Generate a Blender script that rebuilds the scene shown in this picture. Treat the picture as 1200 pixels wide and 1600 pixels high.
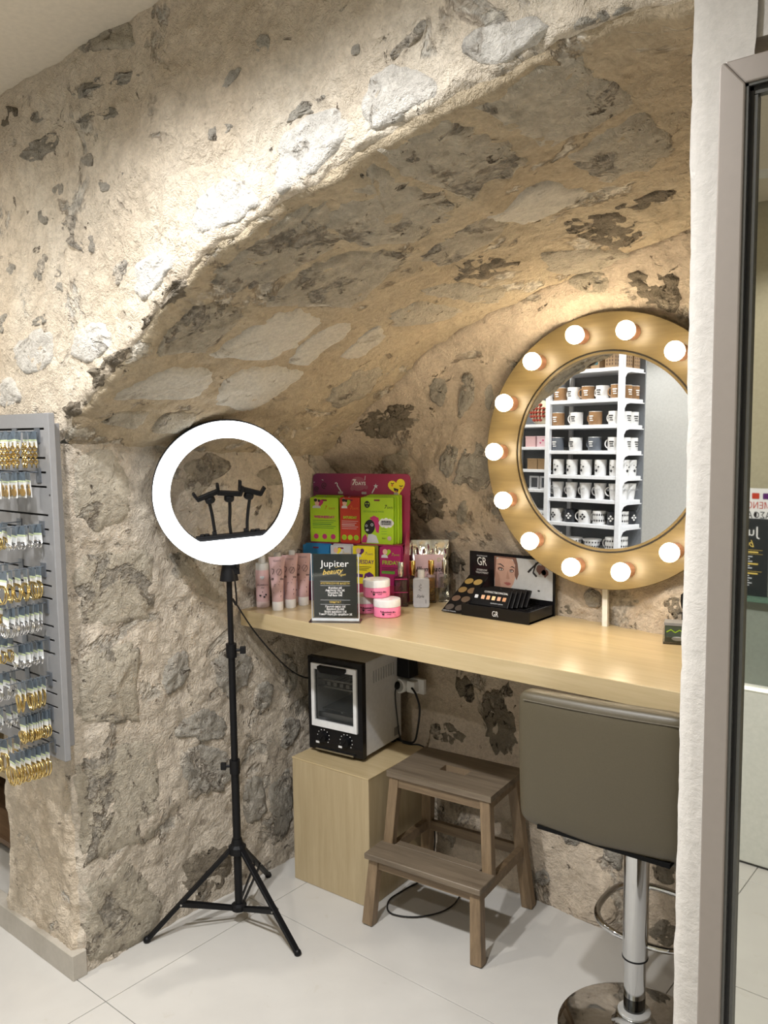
import bpy, math, random
import numpy as np
from mathutils import Matrix, Vector, Euler
random.seed(7)
SC = bpy.context.scene
COL = SC.collection
for o in list(bpy.data.objects): bpy.data.objects.remove(o)
rad = math.radians
# ------------------------------------------------------------------ camera
CAM_H = 1.65
def set_camera():
    t, y, r = rad(5.4), rad(39.7), rad(-0.73)
    fw = Vector((-math.sin(y)*math.cos(t), math.cos(y)*math.cos(t), -math.sin(t)))
    rt = Vector((math.cos(y), math.sin(y), 0)); up = rt.cross(fw)
    rt2 = rt*math.cos(r)+up*math.sin(r); up2 = up*math.cos(r)-rt*math.sin(r)
    cd = bpy.data.cameras.new('camera'); cam = bpy.data.objects.new('camera', cd); COL.objects.link(cam)
    m = Matrix((rt2, up2, -fw)).transposed().to_4x4(); m.translation = (0, 0, CAM_H)
    cam.matrix_world = m
    cd.sensor_fit = 'VERTICAL'; cd.sensor_height = 36; cd.lens = 36*1305/1600
    cd.clip_start = .02; cd.clip_end = 50
    SC.camera = cam
set_camera()
# ------------------------------------------------------------------ world, exposure
W = bpy.data.worlds.new('world'); SC.world = W; W.use_nodes = True
W.node_tree.nodes['Background'].inputs[0].default_value = (1, .95, .88, 1)
W.node_tree.nodes['Background'].inputs[1].default_value = .05
vs = SC.view_settings
vs.view_transform = 'Standard'; vs.look = 'None'; vs.gamma = 1; vs.use_curve_mapping = False
vs.exposure = 0.08
# power of the key, added fill, ring and bulb lamps (the lamps themselves are built further down)
P_KEY, P_FILL, E_RING, E_BULB = 135, 30, 4.0, 28.0
CEIL = 2.65
# x, y, aim(x,y,z), power, cone deg, colour
DOWNLIGHTS = [   # x, y, aim, power, cone, edge softness, colour
    (-.95, .58, (-.95, .60, 0), P_KEY*.54, 156, 1, (.985, .99, 1)),
    (-1.55, .58, (-1.55, .60, 0), P_KEY*.52, 154, 1, (.985, .99, 1)),
    (-2.75, .30, (-2.70, .50, 0), P_FILL*1.25, 165, .6, (1, .95, .87)),  # added fill for the left front wall and the mug shelf
    (.80, .35, (.5, .5, 0), P_FILL*.9, 150, .8, (1, .97, .93)),  # added side fill to brighten the jamb
    (-1.6, -.55, (-1.6, -.45, 0), P_FILL*.8, 165, .5, (1, .96, .90)),  # added unseen lamp, general fill for wall and niche
    (-1.0, -1.15, (-.95, -1.6, 1.2), P_FILL*.35, 100, .6, (1, .97, .93)),  # added wall-washer to brighten the counter and beige wall
    (-2.6, -1.10, (-2.45, -1.67, .9), P_FILL*.42, 100, .6, (1, .98, .96)),  # added wall-washer to brighten the wall shown in the mirror
]
# ------------------------------------------------------------------ materials
def nt(name):
    m = bpy.data.materials.new(name); m.use_nodes = True
    return m, m.node_tree, m.node_tree.nodes['Principled BSDF']
def rgb(*c): return (c[0], c[1], c[2], 1)
def srgb(r, g, b):
    f = lambda v: (v/255/12.92 if v/255 <= .04045 else ((v/255+.055)/1.055)**2.4)
    return (f(r), f(g), f(b))
def node(t, kind, **kw):
    n = t.nodes.new(kind)
    for k, v in kw.items():
        if k.startswith('i_'): n.inputs[k[2:].replace('_', ' ')].default_value = v
        else: setattr(n, k, v)
    return n
def ramp(t, src, stops):
    r = t.nodes.new('ShaderNodeValToRGB'); e = r.color_ramp.elements
    while len(e) < len(stops): e.new(.5)
    for i, (p, c) in enumerate(stops):
        e[i].position = p; e[i].color = c if len(c) == 4 else (*c, 1)
    t.links.new(src, r.inputs[0]); return r
def noise(t, vec, scale, detail=4, rough=.55, dist=0):
    n = node(t, 'ShaderNodeTexNoise'); n.inputs['Scale'].default_value = scale
    n.inputs['Detail'].default_value = detail; n.inputs['Roughness'].default_value = rough
    n.inputs['Distortion'].default_value = dist
    if vec is not None: t.links.new(vec, n.inputs['Vector'])
    return n
def mix(t, fac, a, b, mode='MIX'):
    m = t.nodes.new('ShaderNodeMix'); m.data_type = 'RGBA'; m.blend_type = mode
    for s, v in ((m.inputs[0], fac), (m.inputs[6], a), (m.inputs[7], b)):
        if hasattr(v, 'is_output'): t.links.new(v, s)
        elif isinstance(v, (int, float)): s.default_value = v
        else: s.default_value = (*v, 1) if len(v) == 3 else v
    return m.outputs[2]
MATS = {}
def plain(name, c, rough=.5, metal=0, spec=.5, bump=0, bscale=60, trans=0, emit=0, ior=1.45, coat=0, alpha=1, var=.05):
    """one even colour with a little procedural unevenness"""
    if name in MATS: return MATS[name]
    m, t, b = nt(name)
    b.inputs['Roughness'].default_value = rough; b.inputs['Metallic'].default_value = metal
    b.inputs['Specular IOR Level'].default_value = spec; b.inputs['IOR'].default_value = ior
    b.inputs['Transmission Weight'].default_value = trans; b.inputs['Coat Weight'].default_value = coat
    b.inputs['Alpha'].default_value = alpha
    tc = node(t, 'ShaderNodeTexCoord')
    n = noise(t, tc.outputs['Object'], bscale, 3)
    lo = tuple(max(0, v*(1-var)) for v in c); hi = tuple(min(1, v*(1+var)) for v in c)
    r = ramp(t, n.outputs[0], [(.3, lo), (.7, hi)])
    t.links.new(r.outputs[0], b.inputs['Base Color'])
    if bump:
        bp = node(t, 'ShaderNodeBump'); bp.inputs['Strength'].default_value = bump; bp.inputs['Distance'].default_value = .002
        t.links.new(n.outputs[0], bp.inputs['Height']); t.links.new(bp.outputs[0], b.inputs['Normal'])
    if emit:
        b.inputs['Emission Color'].default_value = rgb(*c); b.inputs['Emission Strength'].default_value = emit
    MATS[name] = m; return m
def wood(name, c1, c2, axis='X', scale=6, rough=.4, fine=.5, coat=0):
    if name in MATS: return MATS[name]
    m, t, b = nt(name)
    tc = node(t, 'ShaderNodeTexCoord'); mp = node(t, 'ShaderNodeMapping')
    s = {'X': (.6, 9, 9), 'Y': (9, .6, 9), 'Z': (9, 9, .6)}[axis]
    mp.inputs['Scale'].default_value = s
    t.links.new(tc.outputs['Object'], mp.inputs[0])
    n = noise(t, mp.outputs[0], scale, 6, .6, .4); n2 = noise(t, mp.outputs[0], scale*6, 3, .6)
    mm = node(t, 'ShaderNodeMath', operation='MULTIPLY_ADD'); mm.inputs[1].default_value = fine*.5
    t.links.new(n2.outputs[0], mm.inputs[0]); t.links.new(n.outputs[0], mm.inputs[2])
    r = ramp(t, mm.outputs[0], [(.45, c1), (.85, c2)])
    t.links.new(r.outputs[0], b.inputs['Base Color'])
    b.inputs['Roughness'].default_value = rough; b.inputs['Coat Weight'].default_value = coat
    bp = node(t, 'ShaderNodeBump'); bp.inputs['Strength'].default_value = .12; bp.inputs['Distance'].default_value = .001
    t.links.new(mm.outputs[0], bp.inputs['Height']); t.links.new(bp.outputs[0], b.inputs['Normal'])
    MATS[name] = m; return m
def rocky(name, base, alt, patch, dark, patch_amt=.5, pit=.5, bump=1.0, scale=1.0, seed=0.0, grain=.30):
    """lime plaster / limestone: blotches of three tones, small dark pits, strong fine relief"""
    m, t, b = nt(name)
    g = node(t, 'ShaderNodeNewGeometry'); ad = node(t, 'ShaderNodeVectorMath', operation='ADD')
    ad.inputs[1].default_value = (seed, seed*1.7, seed*.6); t.links.new(g.outputs['Position'], ad.inputs[0])
    v = ad.outputs[0]
    n1 = noise(t, v, 1.7*scale, 2, .6, .3); n1b = noise(t, v, 9*scale, 3, .6, .6)
    c = ramp(t, n1.outputs[0], [(.36, base), (.64, alt)]).outputs[0]
    c = mix(t, ramp(t, n1b.outputs[0], [(.42, (0, 0, 0)), (.70, (1, 1, 1))]).outputs[0], c, tuple(.45*p+.55*q for p, q in zip(base, alt)))
    th = .66-.16*patch_amt
    n2 = noise(t, v, 5.0*scale, 5, .66, .5)
    f2 = ramp(t, n2.outputs[0], [(th, (0, 0, 0)), (th+.05, (1, 1, 1))])
    n7 = noise(t, v, 38*scale, 2, .7)
    pc = mix(t, ramp(t, n7.outputs[0], [(.38, (0, 0, 0)), (.62, (1, 1, 1))]).outputs[0], tuple(q*.62 for q in patch), tuple(min(.8, q*1.22) for q in patch))
    c = mix(t, f2.outputs[0], c, pc)
    # crevice shade painted as a dark broken rim around each bare patch
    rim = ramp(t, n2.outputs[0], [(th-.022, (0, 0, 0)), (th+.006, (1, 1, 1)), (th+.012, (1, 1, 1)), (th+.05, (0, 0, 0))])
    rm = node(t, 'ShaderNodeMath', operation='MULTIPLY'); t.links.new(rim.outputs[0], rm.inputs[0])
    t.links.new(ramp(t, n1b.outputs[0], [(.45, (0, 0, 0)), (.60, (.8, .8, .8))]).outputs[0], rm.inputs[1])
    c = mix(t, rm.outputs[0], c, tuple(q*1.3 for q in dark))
    n3 = noise(t, v, 17*scale, 4, .74, .6)
    f3 = ramp(t, n3.outputs[0], [(.20+.16*pit, (1, 1, 1)), (.26+.18*pit, (0, 0, 0))])
    c = mix(t, f3.outputs[0], c, dark)
    n4 = noise(t, v, 75, 2, .7)
    c = mix(t, grain, c, ramp(t, n4.outputs[0], [(.3, (.3, .3, .3)), (.65, (1, 1, 1))]).outputs[0], 'MULTIPLY')
    t.links.new(c, b.inputs['Base Color'])
    b.inputs['Roughness'].default_value = .92; b.inputs['Specular IOR Level'].default_value = .15
    n5 = noise(t, v, 24*scale, 5, .76, .4)
    h = node(t, 'ShaderNodeMath', operation='MULTIPLY_ADD'); h.inputs[1].default_value = -.55
    t.links.new(f3.outputs[0], h.inputs[0]); t.links.new(n5.outputs[0], h.inputs[2])
    h2 = node(t, 'ShaderNodeMath', operation='MULTIPLY_ADD'); h2.inputs[1].default_value = -.35
    t.links.new(f2.outputs[0], h2.inputs[0]); t.links.new(h.outputs[0], h2.inputs[2])
    h3 = node(t, 'ShaderNodeMath', operation='MULTIPLY_ADD'); h3.inputs[1].default_value = .14
    t.links.new(n4.outputs[0], h3.inputs[0]); t.links.new(h2.outputs[0], h3.inputs[2])
    b1 = node(t, 'ShaderNodeBump'); b1.inputs['Strength'].default_value = min(1, .8*bump); b1.inputs['Distance'].default_value = .018*max(1, bump)
    t.links.new(h3.outputs[0], b1.inputs['Height'])
    t.links.new(b1.outputs[0], b.inputs['Normal'])
    MATS[name] = m; return m
CREAM = (.62, .525, .41)
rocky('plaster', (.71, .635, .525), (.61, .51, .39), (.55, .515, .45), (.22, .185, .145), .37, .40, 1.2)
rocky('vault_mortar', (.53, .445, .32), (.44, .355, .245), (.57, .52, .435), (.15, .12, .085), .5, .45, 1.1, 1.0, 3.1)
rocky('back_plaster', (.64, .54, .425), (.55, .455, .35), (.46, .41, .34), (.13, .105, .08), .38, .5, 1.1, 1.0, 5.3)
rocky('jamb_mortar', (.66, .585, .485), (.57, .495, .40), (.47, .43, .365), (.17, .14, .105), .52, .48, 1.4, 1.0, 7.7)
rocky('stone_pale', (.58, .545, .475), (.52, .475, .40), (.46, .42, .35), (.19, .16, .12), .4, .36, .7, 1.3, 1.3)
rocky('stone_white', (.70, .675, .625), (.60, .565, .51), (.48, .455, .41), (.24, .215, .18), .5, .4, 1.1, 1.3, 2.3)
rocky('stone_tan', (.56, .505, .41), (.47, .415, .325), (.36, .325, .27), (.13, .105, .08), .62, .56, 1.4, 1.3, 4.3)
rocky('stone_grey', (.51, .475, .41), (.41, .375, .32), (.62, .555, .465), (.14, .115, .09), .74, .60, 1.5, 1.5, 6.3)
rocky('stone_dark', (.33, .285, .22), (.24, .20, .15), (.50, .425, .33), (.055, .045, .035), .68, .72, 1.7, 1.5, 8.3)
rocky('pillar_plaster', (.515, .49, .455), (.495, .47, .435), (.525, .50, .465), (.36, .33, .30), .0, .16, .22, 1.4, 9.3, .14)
# ------------------------------------------------------------------ mesh helpers
class MB:
    def __init__(s): s.v = []; s.f = []; s.m = Matrix()
    def add(s, vs, fs):
        o = len(s.v); s.v += [tuple(s.m @ Vector(p)) for p in vs]; s.f += [tuple(i+o for i in f) for f in fs]; return s
    def box(s, c, d, rot=None, taper=1):
        x, y, z = d[0]/2, d[1]/2, d[2]/2
        P = [Vector(p) for p in ((-x, -y, -z), (x, -y, -z), (x, y, -z), (-x, y, -z), (-x*taper, -y*taper, z), (x*taper, -y*taper, z), (x*taper, y*taper, z), (-x*taper, y*taper, z))]
        if rot is not None: R = Euler(rot).to_matrix(); P = [R @ p for p in P]
        return s.add([p+Vector(c) for p in P], [(3, 2, 1, 0), (4, 5, 6, 7), (0, 1, 5, 4), (1, 2, 6, 5), (2, 3, 7, 6), (3, 0, 4, 7)])
    def bar(s, a, b, w, h=None, up=(0, 0, 1), w2=None, h2=None):
        """square bar from a to b"""
        a, b = Vector(a), Vector(b); h = h or w; w2 = w2 or w; h2 = h2 or h
        d = (b-a).normalized(); u = Vector(up); r = d.cross(u)
        if r.length < 1e-4: r = d.cross(Vector((0, 1, 0)))
        r.normalize(); u = r.cross(d)
        P = [a+r*i*w/2+u*j*h/2 for i, j in ((-1, -1), (1, -1), (1, 1), (-1, 1))]+[b+r*i*w2/2+u*j*h2/2 for i, j in ((-1, -1), (1, -1), (1, 1), (-1, 1))]
        return s.add(P, [(3, 2, 1, 0), (4, 5, 6, 7), (0, 1, 5, 4), (1, 2, 6, 5), (2, 3, 7, 6), (3, 0, 4, 7)])
    def cyl(s, a, b, r, r2=None, n=20, caps=True):
        a, b = Vector(a), Vector(b); r2 = r if r2 is None else r2; d = (b-a).normalized()
        u = d.orthogonal().normalized(); w = d.cross(u)
        P = []
        for c, q in ((a, r), (b, r2)):
            for i in range(n):
                t = 2*math.pi*i/n; P.append(c+(u*math.cos(t)+w*math.sin(t))*q)
        F = [(i, (i+1) % n, n+(i+1) % n, n+i) for i in range(n)]
        if caps: F += [tuple(range(n))[::-1], tuple(range(n, 2*n))]
        return s.add(P, F)
    def lathe(s, prof, n=24, sx=1, sy=1, cap=True):
        P = []; F = []
        for r, z in prof:
            for i in range(n):
                t = 2*math.pi*i/n; P.append((r*math.cos(t)*sx, r*math.sin(t)*sy, z))
        for k in range(len(prof)-1):
            for i in range(n): F.append((k*n+i, k*n+(i+1) % n, (k+1)*n+(i+1) % n, (k+1)*n+i))
        if cap: F += [tuple(range(n))[::-1], tuple(range((len(prof)-1)*n, len(prof)*n))]
        return s.add(P, F)
    def tube(s, path, r, n=8, closed=False, caps=True):
        path = [Vector(p) for p in path]; N = len(path); P = []; F = []; u = None
        for i, p in enumerate(path):
            if closed: d = path[(i+1) % N]-path[i-1]
            else: d = path[min(i+1, N-1)]-path[max(i-1, 0)]
            d.normalize()
            if u is None: u = d.orthogonal().normalized()
            u = (u-d*u.dot(d)).normalized(); w = d.cross(u)
            rr = r[i] if isinstance(r, (list, tuple)) else r
            for k in range(n):
                t = 2*math.pi*k/n; P.append(p+(u*math.cos(t)+w*math.sin(t))*rr)
        M = N if closed else N-1
        for i in range(M):
            j = (i+1) % N
            for k in range(n): F.append((i*n+k, i*n+(k+1) % n, j*n+(k+1) % n, j*n+k))
        if caps and not closed: F += [tuple(range(n))[::-1], tuple(range((N-1)*n, N*n))]
        return s.add(P, F)
    def prism(s, poly, y0, y1):
        """outline in local x,z pushed from y0 (front) to y1"""
        n = len(poly); P = [(x, y0, z) for x, z in poly]+[(x, y1, z) for x, z in poly]
        return s.add(P, [tuple(range(n)), tuple(range(n, 2*n))[::-1]]+[(i, n+i, n+(i+1) % n, (i+1) % n) for i in range(n)])
    def annulus(s, r0, r1, y0, y1, n=72, cx=0, cz=0):
        P = []; F = []
        for r, y in ((r0, y0), (r1, y0), (r1, y1), (r0, y1)):
            for i in range(n):
                t = 2*math.pi*i/n; P.append((cx+r*math.cos(t), y, cz+r*math.sin(t)))
        for k in range(4):
            for i in range(n): F.append((k*n+i, k*n+(i+1) % n, ((k+1) % 4)*n+(i+1) % n, ((k+1) % 4)*n+i))
        return s.add(P, F)
    def ball(s, c, r, nu=16, nv=10, sc=(1, 1, 1)):
        P = [(c[0], c[1], c[2]-r*sc[2])]; F = []
        for j in range(1, nv):
            a = math.pi*j/nv-math.pi/2
            for i in range(nu):
                t = 2*math.pi*i/nu; P.append((c[0]+r*sc[0]*math.cos(a)*math.cos(t), c[1]+r*sc[1]*math.cos(a)*math.sin(t), c[2]+r*sc[2]*math.sin(a)))
        P.append((c[0], c[1], c[2]+r*sc[2])); L = len(P)-1
        for i in range(nu):
            F.append((0, 1+(i+1) % nu, 1+i)); F.append((L, L-nu+i, L-nu+(i+1) % nu))
            for j in range(nv-2): F.append((1+j*nu+i, 1+j*nu+(i+1) % nu, 1+(j+1)*nu+(i+1) % nu, 1+(j+1)*nu+i))
        return s.add(P, F)
    def mesh(s, name):
        me = bpy.data.meshes.new(name); me.from_pydata(s.v, [], s.f); me.update(); return me
    def build(s, name, mat, parent=None, smooth=False, bevel=0, seg=2, loc=None, rot=None):
        import bmesh
        me = s.mesh(name)
        bm = bmesh.new(); bm.from_mesh(me); bmesh.ops.recalc_face_normals(bm, faces=bm.faces)
        if bevel:
            ed = [e for e in bm.edges if len(e.link_faces) == 2 and e.calc_face_angle(0) > .5]
            bmesh.ops.bevel(bm, geom=ed, offset=bevel, segments=seg, affect='EDGES', profile=.5, clamp_overlap=True)
        bm.to_mesh(me); bm.free()
        me.materials.append(mat if not isinstance(mat, str) else MATS[mat])
        if smooth:
            for p in me.polygons: p.use_smooth = True
            try: me.set_sharp_from_angle(angle=rad(smooth if smooth is not True else 40))
            except Exception: pass
        o = bpy.data.objects.new(name, me); COL.objects.link(o)
        if parent is not None: o.parent = parent
        if loc is not None: o.location = loc
        if rot is not None: o.rotation_euler = rot
        return o
def tag(o, label=None, cat=None, group=None, kind=None):
    if label: o['label'] = label
    if cat: o['category'] = cat
    if group: o['group'] = group
    if kind: o['kind'] = kind
    return o
def thing(name, label, cat, loc=(0, 0, 0), rz=0, group=None, rot=None):
    o = bpy.data.objects.new(name, None); o.empty_display_size = .05; COL.objects.link(o)
    o.location = loc; o.rotation_euler = rot if rot else (0, 0, rad(rz)); return tag(o, label, cat, group)
def dup(root, loc=None, rot=None, label=None, group=None):
    r = root.copy(); COL.objects.link(r)
    if loc is not None: r.location = loc
    if rot is not None: r.rotation_euler = rot
    if label: r['label'] = label
    if group: r['group'] = group
    def rec(a, b):
        for ch in list(a.children):
            c = ch.copy(); COL.objects.link(c); c.parent = b; rec(ch, c)
    rec(root, r); return r
def text(body, size, mat, parent, x, z, y=-.0006, name='lettering', align='CENTER', shear=0, sx=1, bold=0, rz=0):
    """flat print on a face that looks along local -Y"""
    cu = bpy.data.curves.new('t', 'FONT'); cu.body = body; cu.size = size; cu.align_x = align; cu.align_y = 'CENTER'
    cu.shear = shear; cu.offset = bold; cu.resolution_u = 2; cu.fill_mode = 'FRONT'
    tmp = bpy.data.objects.new('t', cu); COL.objects.link(tmp)
    dg = bpy.context.evaluated_depsgraph_get()
    me = bpy.data.meshes.new_from_object(tmp.evaluated_get(dg)); bpy.data.objects.remove(tmp)
    me.materials.clear(); me.materials.append(mat if not isinstance(mat, str) else MATS[mat])
    o = bpy.data.objects.new(name, me); COL.objects.link(o); o.parent = parent
    o.location = (x, y, z); o.rotation_euler = (rad(90), rad(rz), 0); o.scale = (sx, 1, 1); return o
def rrect(w, h, r, n=5, cx=0, cz=0):
    out = []
    for sx, sz, a in ((1, -1, -90), (1, 1, 0), (-1, 1, 90), (-1, -1, 180)):
        for i in range(n+1):
            t = rad(a+90*i/n); out.append((cx+sx*(w/2-r)+r*math.cos(t), cz+sz*(h/2-r)+r*math.sin(t)))
    return out
def disc(cx, cz, rx, rz=None, n=20, rot=0):
    rz = rx if rz is None else rz; c, s = math.cos(rad(rot)), math.sin(rad(rot))
    return [(cx+rx*math.cos(2*math.pi*i/n)*c-rz*math.sin(2*math.pi*i/n)*s, cz+rx*math.cos(2*math.pi*i/n)*s+rz*math.sin(2*math.pi*i/n)*c) for i in range(n)]
def flat(name, polys, mat, parent, y=-.0005, th=.0004):
    m = MB()
    for p in polys: m.prism(p, y, y+th)
    return m.build(name, mat, parent)
def ordn(i): return ['first', 'second', 'third', 'fourth', 'fifth', 'sixth', 'seventh', 'eighth', 'ninth', 'tenth', 'eleventh', 'twelfth', 'thirteenth', 'fourteenth'][i]
def spline(pts, n=10):
    pts = [Vector(p) for p in pts]; out = []
    for i in range(len(pts)-1):
        p0, p1, p2, p3 = pts[max(i-1, 0)], pts[i], pts[i+1], pts[min(i+2, len(pts)-1)]
        for k in range(n):
            t = k/n; out.append(.5*((2*p1)+(p2-p0)*t+(2*p0-5*p1+4*p2-p3)*t*t+(3*p1-p0-3*p2+p3)*t**3))
    out.append(pts[-1]); return out
# ------------------------------------------------------------------ numpy lattice noise
_R = np.random.RandomState(11).rand(64, 64, 64).astype(np.float32)
def vnoise(p):
    i = np.floor(p).astype(int); f = p-i; f = f*f*(3-2*f); i &= 63; j = (i+1) & 63
    g = lambda a, b, c: _R[a, b, c]
    x0, y0, z0 = i.T; x1, y1, z1 = j.T; fx, fy, fz = f.T
    return ((g(x0, y0, z0)*(1-fx)+g(x1, y0, z0)*fx)*(1-fy)+(g(x0, y1, z0)*(1-fx)+g(x1, y1, z0)*fx)*fy)*(1-fz) + \
           ((g(x0, y0, z1)*(1-fx)+g(x1, y0, z1)*fx)*(1-fy)+(g(x0, y1, z1)*(1-fx)+g(x1, y1, z1)*fx)*fy)*fz
def fbm(p, sc, oc=3, gain=.5):
    a = 1.; out = 0; q = p*sc; tot = 0
    for _ in range(oc): out = out+a*(vnoise(q+17.3)*2-1); tot += a; a *= gain; q = q*2.03+5.1
    return out/tot
def disp_low(p): return np.stack([fbm(p+np.array([k*13.7, k*5.1, k*9.9]), 3.1, 2) for k in range(3)], 1)*.020
def disp_mid(p): return np.stack([fbm(p+np.array([k*3.3+40, k*7.1, k*1.9]), 12., 4, .68) for k in range(3)], 1)*.018
# ================================================================== THE SETTING
YF = 1.25
AX = [-2.24,-2.13,-2.061,-1.933,-1.799,-1.677,-1.497,-1.319,-1.187,-1.053,-.932,-.797,-.666,-.5,-.3,0.,.3]
AZ = [1.62,1.70,1.752,1.835,1.925,1.995,2.065,2.122,2.158,2.19,2.218,2.245,2.263,2.27,2.262,2.19,2.07]
_xs = np.linspace(-2.24, .3, 255); _zs = np.interp(_xs, AX, AZ)
_zs[4:-4] = np.convolve(_zs, np.ones(9)/9, 'valid')
def zv(x, y): return np.interp(x, _xs, _zs)-.055*(y-YF)/1.24
def xj(z): return -2.285+.05*np.clip((z-1.1)/.54, 0, 1)
def yb(x, z):
    w = np.clip((z-.4)/.6, 0, 1)*(1-.85*np.clip((z-1.1)/.35, 0, 1))
    y = 2.485-.18*w*np.clip(x+1.2, -1.2, .35)
    return y-.16*np.exp(-np.clip(np.interp(x, AX, AZ)-.055-z, 0, 9)/.10)
def edge_round(p, d, vec, r=.045, k=.016):
    w = np.clip(1-d/r, 0, 1)**2
    return p+w[:, None]*k*vec
def grid_faces(nu, nv, off=0):
    i, j = np.meshgrid(np.arange(nu-1), np.arange(nv-1), indexing='ij'); a = (i*nv+j).ravel()+off
    return np.stack([a, a+nv, a+nv+1, a+1], 1)
def rock_mesh(name, patches, mat, flip=False):
    V = []; F = []; o = 0
    for P, nu, nv in patches:
        V.append(P); F.append(grid_faces(nu, nv, o)); o += len(P)
    V = np.concatenate(V); F = np.concatenate(F)
    if flip: F = F[:, ::-1]
    me = bpy.data.meshes.new(name); me.from_pydata(V.tolist(), [], F.tolist()); me.update()
    for p in me.polygons: p.use_smooth = True
    me.materials.append(MATS[mat]); o = bpy.data.objects.new(name, me); COL.objects.link(o)
    return tag(o, kind='structure')
def rough(P): return P+disp_low(P)+disp_mid(P)
def seg(a, b, st): return np.linspace(a, b, max(2, int(abs(b-a)/st)+1))
ST = .0105
def vnorm(x):  # vault normal, out of the room (into the masonry)
    dz = (np.interp(x+.01, _xs, _zs)-np.interp(x-.01, _xs, _zs))/.02
    n = np.stack([-dz, np.zeros_like(x), np.ones_like(x)], 1); return n/np.linalg.norm(n, axis=1)[:, None]
XE = -2.24                                     # springing of the arch
arch_x = np.concatenate([seg(XE, -1.6, ST*.8), seg(-1.6, .30, ST)[1:]])
# front wall, above the arch (ends behind the plastered pillar) and left of it
ax_f = np.concatenate([seg(-4.45, -3.15, .03)[:-1], seg(-3.15, XE, .014)[:-1], arch_x[arch_x < -.33]])
nz = 64
U, Vv = np.meshgrid(ax_f, np.linspace(0, 1, nz)**1.15, indexing='ij'); u = U.ravel(); w = Vv.ravel()
z0 = zv(np.maximum(u, XE), YF); z = z0+(CEIL+.03-z0)*w
P = np.stack([u, np.full_like(u, YF), z], 1); nn = vnorm(np.maximum(u, XE))
d = np.where(u < XE, np.hypot(u-XE, z-z0), (z-z0)*nn[:, 2])
Pu = edge_round(P, d, nn+np.array([0, 1, 0]))
patches = [(rough(Pu), len(ax_f), nz)]
# pier below the springing
zz = seg(-.03, 1.62, ST); uu = np.linspace(0, 1, 64)
def xl(z): return np.where(z < 1.25, -2.70, -2.70-.45*(1-np.sqrt(np.clip(1-((z-1.25)/.37)**2, 0, 1))))
U, Vv = np.meshgrid(uu, zz, indexing='ij'); z = Vv.ravel(); x = xl(z)+(xj(z)-xl(z))*U.ravel()
P = np.stack([x, np.full_like(x, YF), z], 1)
jv = np.array([-1., 1, 0])
P = edge_round(P, xj(z)-x, np.tile(jv, (len(P), 1)), .05, .018)
patches.append((rough(P), len(uu), len(zz)))
# left return of the pier
yy = seg(YF, 2.0, .03); U, Vv = np.meshgrid(yy, zz[::2], indexing='ij'); z = Vv.ravel()
P = np.stack([xl(z), U.ravel(), z], 1); patches.append((rough(P), len(yy), len(zz[::2])))
wall_front = rock_mesh('wall_front', patches, 'plaster')
MB().box((-3.80, 1.40, 2.16), (1.32, .20, 1.04)).build('lintel', 'plaster', wall_front)
# left jamb of the niche
yj = seg(YF, 2.75, ST); zz2 = seg(-.03, 1.62, ST); U, Vv = np.meshgrid(yj, zz2, indexing='ij'); y = U.ravel(); z = Vv.ravel()
P = np.stack([xj(z), y, z], 1); P = edge_round(P, y-YF, np.tile(jv, (len(P), 1)), .05, .018)
wall_left = rock_mesh('wall_left', [(rough(P), len(yj), len(zz2))], 'jamb_mortar')
# vault
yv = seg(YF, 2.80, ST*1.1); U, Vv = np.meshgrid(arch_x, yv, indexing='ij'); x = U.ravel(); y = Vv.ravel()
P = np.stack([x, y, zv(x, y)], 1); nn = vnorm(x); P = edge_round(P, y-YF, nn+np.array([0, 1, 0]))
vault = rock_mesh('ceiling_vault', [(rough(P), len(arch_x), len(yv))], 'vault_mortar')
# back wall
xb = seg(-2.36, .34, ST*1.1); zb = seg(-.03, 2.36, ST*1.1); U, Vv = np.meshgrid(xb, zb, indexing='ij'); x = U.ravel(); z = Vv.ravel()
P = np.stack([x, yb(x, z), z], 1); P2 = rough(P); P2[:, 1] += .012*fbm(P+7, 7., 3)
wall_back = rock_mesh('wall_back', [(P2, len(xb), len(zb))], 'back_plaster')
# right end of the niche, hidden behind the pillar
m = MB().box((.34, 1.95, 1.15), (.08, 1.3, 2.3)); tag(m.build('wall_niche_end', 'back_plaster'), kind='structure')
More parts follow.
